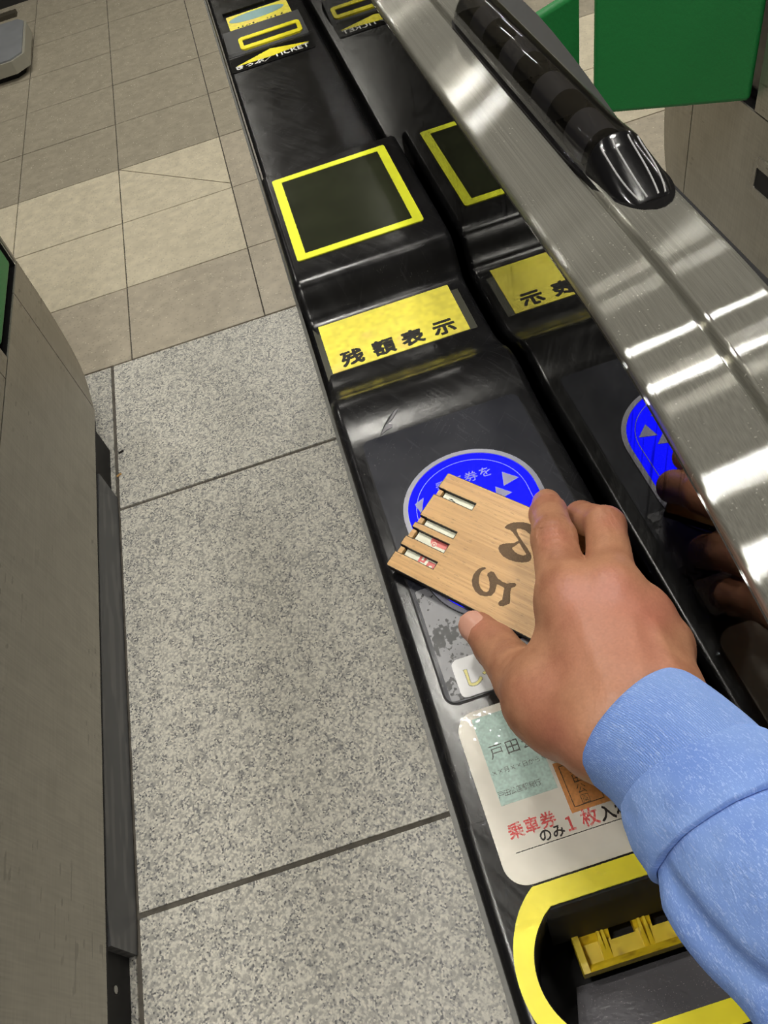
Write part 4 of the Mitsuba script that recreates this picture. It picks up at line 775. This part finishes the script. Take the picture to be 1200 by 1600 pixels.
# ------------------------------------------------------------------ wooden card case with the fare card in it
CTL, CBL, CBR = np.array([0.0408, 0.2931, 1.0140]), np.array([-0.0082, 0.2506, 1.0040]), np.array([0.0470, 0.1768, 1.0050])
e1, e2 = (CBR - CBL) / np.linalg.norm(CBR - CBL), (CTL - CBL) / np.linalg.norm(CTL - CBL)
AS, AD = (e1 + e2) / np.linalg.norm(e1 + e2), (e1 - e2) / np.linalg.norm(e1 - e2)
AX, AY = (AS + AD) / math.sqrt(2), (AS - AD) / math.sqrt(2)
AZ = np.cross(AX, AY)
CL, CW = 0.0925, 0.0652
def place(m):
    """From the case's own frame (x along its long side, y across, z up from the top face) into the hall."""
    m.vertices = CBL + m.vertices[:, :1] * AX + m.vertices[:, 1:2] * AY + m.vertices[:, 2:] * AZ
    return m
SLOTS = [(0.0098, 0.0142), (0.0206, 0.0263), (0.0303, 0.0345), (0.0500, 0.0544)]     # (y0, y1) of the four slots, from the near edge
face_ = rrect(0, CL, 0, CW, 0.0012)
for y0, y1 in SLOTS:
    face_ = face_.difference(sbox(0.0042, y0, 0.0256, y1)).difference(sbox(-0.001, y0 - 0.0002, 0.0046, y1 + 0.0002))
C_ = 'wooden_card_case'
bare = face_.buffer(-0.00035, join_style=2)
add(C_ + '__front_board', place(prism(bare, -0.0026, 0.0)), 'wood'); lab(C_ + '__front_board', 'plywood front with four slots')
add(C_ + '__burnt_edge', place(prism(face_.difference(bare), -0.0026, -0.00004)), 'wood_char'); lab(C_ + '__burnt_edge', 'laser blackened cut edge')
add(C_ + '__spacer', place(prism(rrect(0.0002, CL - 0.0002, 0.0002, CW - 0.0002, 0.001).difference(sbox(0.0032, 0.0028, CL - 0.003, CW - 0.0028)), -0.0035, -0.0026)), 'wood_char')
add(C_ + '__back_board', place(prism(rrect(0, CL, 0, CW, 0.0012), -0.0045, -0.0035)), 'wood_char')
lab(C_, 'wooden card case with burnt figures held over the blue reader', 'card case')
add(C_ + '__rear_tongue', place(cat(bx(0.0010, 0.0038, y0 - 0.0001, y1 - 0.0006, -0.0035, -0.0007) for y0, y1 in SLOTS)), 'wood')
F_ = 'fare_card'
add(F_, place(prism(rrect(0.0046, 0.0892, 0.0050, 0.0602, 0.003), -0.0034, -0.0028)), 'card_white'); lab(F_, 'white and red fare card showing through the slots of the wooden case', 'card')
zc = -0.0028
dot = Point(0.0166, 0.0232)
red = [Polygon([(0.0138, 0.0275), (0.0135, 0.0250), (0.0146, 0.0228), (0.0275, 0.0232), (0.0275, 0.0275)]).difference(dot.buffer(0.0016)), dot.buffer(0.0012).difference(dot.buffer(0.0006)),
       Polygon([(0.0136, 0.0148), (0.0138, 0.0099), (0.0152, 0.0099), (0.0153, 0.0112), (0.0178, 0.0112), (0.0180, 0.0148)]).difference(sbox(0.0152, 0.0122, 0.0165, 0.0150)),
       Polygon([(0.0194, 0.0092), (0.0196, 0.0136), (0.0248, 0.0136), (0.0250, 0.0092), (0.0234, 0.0092), (0.0232, 0.0116), (0.0212, 0.0116), (0.0210, 0.0092)])]
add(F_ + '__red_print', place(cat(prism(r, zc, zc + 0.0001) for r in red)), 'card_red')
add(F_ + '__arrow_print', place(prism(Polygon([(0.0085, 0.0516), (0.0109, 0.0526), (0.0105, 0.0519), (0.0129, 0.0514), (0.0129, 0.0510), (0.0105, 0.0514)]), zc, zc + 0.0001)), 'black_ink')

# burnt figures on the wood, traced as strokes in the case's frame
def px_case(pts):
    """Outline points measured in hundredths of a millimetre in the case's frame."""
    return [(a / 1e5, b / 1e5) for a, b in pts]
for name, rings in (FIGURES.items()):
    shape = Polygon(px_case(rings[0]), [px_case(r) for r in rings[1:]]).buffer(0)
    shape = shape.buffer(0.0005).buffer(-0.0010).buffer(0.0005).simplify(0.00003)
    add(C_ + '__burnt_figure', place(prism(shape.intersection(face_), 0.0, 0.00012)), 'wood_burnt')

# ------------------------------------------------------------------ the hand, one continuous surface from a signed distance
def round_cone(p, a, b, ra, rb):
    ba = b - a
    h = np.clip(((p - a) @ ba) / (ba @ ba), 0, 1)
    return np.linalg.norm(p - a - h[:, None] * ba, axis=1) - (ra + (rb - ra) * h)
def smin(a, b, k):
    h = np.clip(0.5 + 0.5 * (b - a) / k, 0, 1)
    return b + (a - b) * h - k * h * (1 - h)
def surface_nets(fn, lo, hi, step):
    n = np.ceil((hi - lo) / step).astype(int) + 1
    ax = [lo[i] + step * np.arange(n[i]) for i in range(3)]
    G = np.stack(np.meshgrid(*ax, indexing='ij'), -1)
    val = fn(G.reshape(-1, 3)).reshape(n)
    inside = val < 0
    cells = sum(inside[i:n[0] - 1 + i, j:n[1] - 1 + j, k:n[2] - 1 + k].astype(int) for i in (0, 1) for j in (0, 1) for k in (0, 1))
    mixed = (cells > 0) & (cells < 8)
    idx = -np.ones(mixed.shape, int)
    idx[mixed] = np.arange(mixed.sum())
    c = np.argwhere(mixed)
    acc, cnt = np.zeros((len(c), 3)), np.zeros(len(c))
    corners = [np.array(q) for q in np.ndindex(2, 2, 2)]
    for q in corners:
        for d in range(3):
            if q[d] == 0:
                r = q.copy(); r[d] = 1
                v0, v1 = val[tuple((c + q).T)], val[tuple((c + r).T)]
                x = (v0 < 0) != (v1 < 0)
                t = np.where(x, v0 / np.where(x, v0 - v1, 1), 0)
                pt = c + q + t[:, None] * (r - q)
                acc[x] += pt[x]; cnt[x] += 1
    V = lo + step * acc / cnt[:, None]
    F = []
    for d in range(3):
        e1, e2 = (d + 1) % 3, (d + 2) % 3
        s0 = [slice(1, n[i] - 1) for i in range(3)]; s0[d] = slice(0, n[d] - 1)
        s1 = list(s0); s1[d] = slice(1, n[d])
        a, b = inside[tuple(s0)], inside[tuple(s1)]
        for flip in (False, True):
            w = np.argwhere(a & ~b if not flip else ~a & b)
            off = np.array([1, 1, 1]); off[d] = 0
            w = w + off
            q = []
            for o1, o2 in ((0, 0), (1, 0), (1, 1), (0, 1)):
                z = w.copy(); z[:, e1] -= 1 - o1; z[:, e2] -= 1 - o2
                q.append(idx[tuple(z.T)])
            q = np.stack(q, 1)
            F.append(q[:, ::-1] if flip else q)
    F = np.vstack(F)
    F = F[(F >= 0).all(1)]
    return trimesh.Trimesh(V, np.vstack([F[:, [0, 1, 2]], F[:, [0, 2, 3]]]), process=False)

J = HAND
def chain(p, js, rs, k=0.004):
    d = None
    for i in range(len(js) - 1):
        s = round_cone(p, np.array(js[i]), np.array(js[i + 1]), rs[i], rs[i + 1])
        d = s if d is None else smin(d, s, k)
    return d
def hand_sdf(p):
    palm = None
    for js, rs in PALM:
        s = chain(p, js, rs, 0.008)
        palm = s if palm is None else smin(palm, s, 0.012)
    d = palm
    for name, (js, rs) in J.items():
        f = chain(p, js, rs, 0.003)
        d = np.minimum(d, smin(palm, f, 0.0075 if name != 'thumb' else 0.010))
    # knuckles, tendons, creases
    for c, r, h in BUMPS:
        d -= h * np.exp(-((p - np.array(c)) ** 2).sum(1) / r ** 2)
    for a, b, w, h in RIDGES:
        a, b = np.array(a), np.array(b)
        ba = b - a
        t = np.clip(((p - a) @ ba) / (ba @ ba), 0, 1)
        dist = np.linalg.norm(p - a - t[:, None] * ba, axis=1)
        d -= h * np.exp(-(dist / w) ** 2)
    d += 0.0006 * (meshkit.fbm(p * 70, 2, 4) - 0.5)
    return d
allj = np.vstack([np.array(js) for js, rs in list(J.values()) + PALM])
hand = surface_nets(hand_sdf, allj.min(0) - 0.024, allj.max(0) + 0.024, 0.00145)
comps = hand.split(only_watertight=False)
hand = max(comps, key=lambda m: len(m.faces))
ed = hand.edges_unique
deg = np.maximum(np.bincount(ed.ravel(), minlength=len(hand.vertices)), 1)[:, None]
V = np.array(hand.vertices)
for it in range(16):
    near_sum = np.zeros_like(V)
    np.add.at(near_sum, ed[:, 0], V[ed[:, 1]]); np.add.at(near_sum, ed[:, 1], V[ed[:, 0]])
    V = V + (0.5, -0.52)[it % 2] * (near_sum / deg - V)
hand = trimesh.Trimesh(V, hand.faces, process=False)
PERSON = 'person'
add(PERSON + '__hand', hand, 'skin', True)
lab(PERSON, 'right hand and blue sleeve of a person holding a wooden card case', 'person')
lab(PERSON + '__hand', 'bare hand pinching the card case between thumb and fingers')

def nail(center, along, up, w, l):
    along = np.array(along) / np.linalg.norm(along)
    up = np.array(up, float); up -= along * (up @ along); up /= np.linalg.norm(up)
    side = np.cross(along, up)
    th, s = np.linspace(-1, 1, 15), np.linspace(-1, 1, 13)
    Pg = []
    for a in s:
        k = math.sqrt(max(0.0, 1 - max(0.0, abs(a) - 0.35) ** 2 / 0.4225))
        Pg.append([np.array(center) + along * (a * l / 2) + side * (math.sin(b * 1.15) / math.sin(1.15) * w / 2 * k) + up * ((math.cos(b * 1.15 * k) - 1) * w * 0.42 - 0.0002 * abs(a)) for b in th])
    Pg = np.array(Pg)
    lower = Pg - up * 0.0006
    top, bot = grid(Pg), grid(lower)
    V = np.vstack([top[0], bot[0]])
    F = np.vstack([top[1], bot[1][:, ::-1] + len(top[0])])
    return V, F
for c, a, u, w, l in NAILS:
    add(PERSON + '__hand__nail', nail(c, a, u, w, l), 'nail', True)

# sleeve: knitted cuff, rolled fold, loose sleeve
ax_ = np.array(SLEEVE_AXIS, float)
t_in = np.r_[0, np.cumsum(np.linalg.norm(np.diff(ax_, axis=0), axis=1))]
from scipy.interpolate import CubicSpline, PchipInterpolator
cs = CubicSpline(t_in, ax_)
def tube_frames(s):
    c, t = cs(s), cs(s, 1)
    t /= np.linalg.norm(t, axis=1, keepdims=True)
    up = np.array([0, 0, 1.0]) - t * t[:, 2:]
    up /= np.linalg.norm(up, axis=1, keepdims=True)
    side = np.cross(t, up)
    return c, t, up, side
def sleeve_part(s, rx, rz, disp, tilt=0.0):
    th = np.linspace(0, 2 * math.pi, 145)
    c, t, up, side = tube_frames(s)
    q = np.stack(np.broadcast_arrays(th[None, :] * 0.040, s[:, None], 0 * s[:, None] + 0.0), -1)
    d = disp(th[None, :], s[:, None])
    cs_, sn = np.cos(th)[None, :, None], np.sin(th)[None, :, None]
    Pt = c[:, None] + side[:, None] * (cs_ * (rx[:, None] + d)[..., None]) + up[:, None] * (sn * (rz[:, None] + d)[..., None])
    # a slanting cut: points on one flank lie further along the arm
    Pt = Pt + t[:, None] * (np.cos(th - TILT[0])[None, :] * TILT[1] * np.interp(s, [0, 0.05, 0.12], [1, 1, 0.4])[:, None])[..., None]
    v, f = grid(Pt)
    uv = np.stack(np.broadcast_arrays(th[None, :] * 0.038, s[:, None]), -1).reshape(-1, 2)
    return (v, f), uv
def folds(th, s):
    q = np.stack(np.broadcast_arrays(np.cos(th) * 1.4 + 3, np.sin(th) * 1.4 + 5, s * 34), -1)
    return 0.0034 * (meshkit.fbm(q, 3, 11) - 0.5)
CUFF_S, FOLD_S = SLEEVE['cuff'], SLEEVE['fold']
s1 = np.linspace(0, CUFF_S, 60)
r1 = PchipInterpolator([0, 0.0015, 0.004, CUFF_S * 0.6, CUFF_S], [0.0250, 0.0268, 0.0274, 0.0280, 0.0290])(s1)
(m1, uv1) = sleeve_part(s1, r1 * SLEEVE['wide'], r1 * SLEEVE['high'], lambda th, s: folds(th, s) * np.clip(s / 0.012, 0.15, 1) * 0.8)
add(PERSON + '__sleeve__cuff', m1, 'cuff_knit', True, uv=uv1)
lab(PERSON + '__sleeve__cuff', 'ribbed knitted cuff')
# the sleeve bulges over the cuff's seam, dips into the crease, and goes on
knots = SLEEVE['profile']
sk = np.array([k[0] for k in knots]); pk = np.array([k[1] for k in knots]); rk = np.array([k[2] for k in knots])
tt = np.linspace(0, 1, 250)
kk = np.linspace(0, 1, len(knots))
s2, r2 = PchipInterpolator(kk, pk)(tt), PchipInterpolator(kk, rk)(tt)
(m2, uv2) = sleeve_part(s2, r2 * SLEEVE['wide'], r2 * SLEEVE['high'], lambda th, s: folds(th, s) * 1.5 + SLEEVE_FOLDS(th, s))
add(PERSON + '__sleeve', m2, 'sleeve_knit', True, uv=uv2)
lab(PERSON + '__sleeve', 'sky blue melange sweatshirt sleeve')
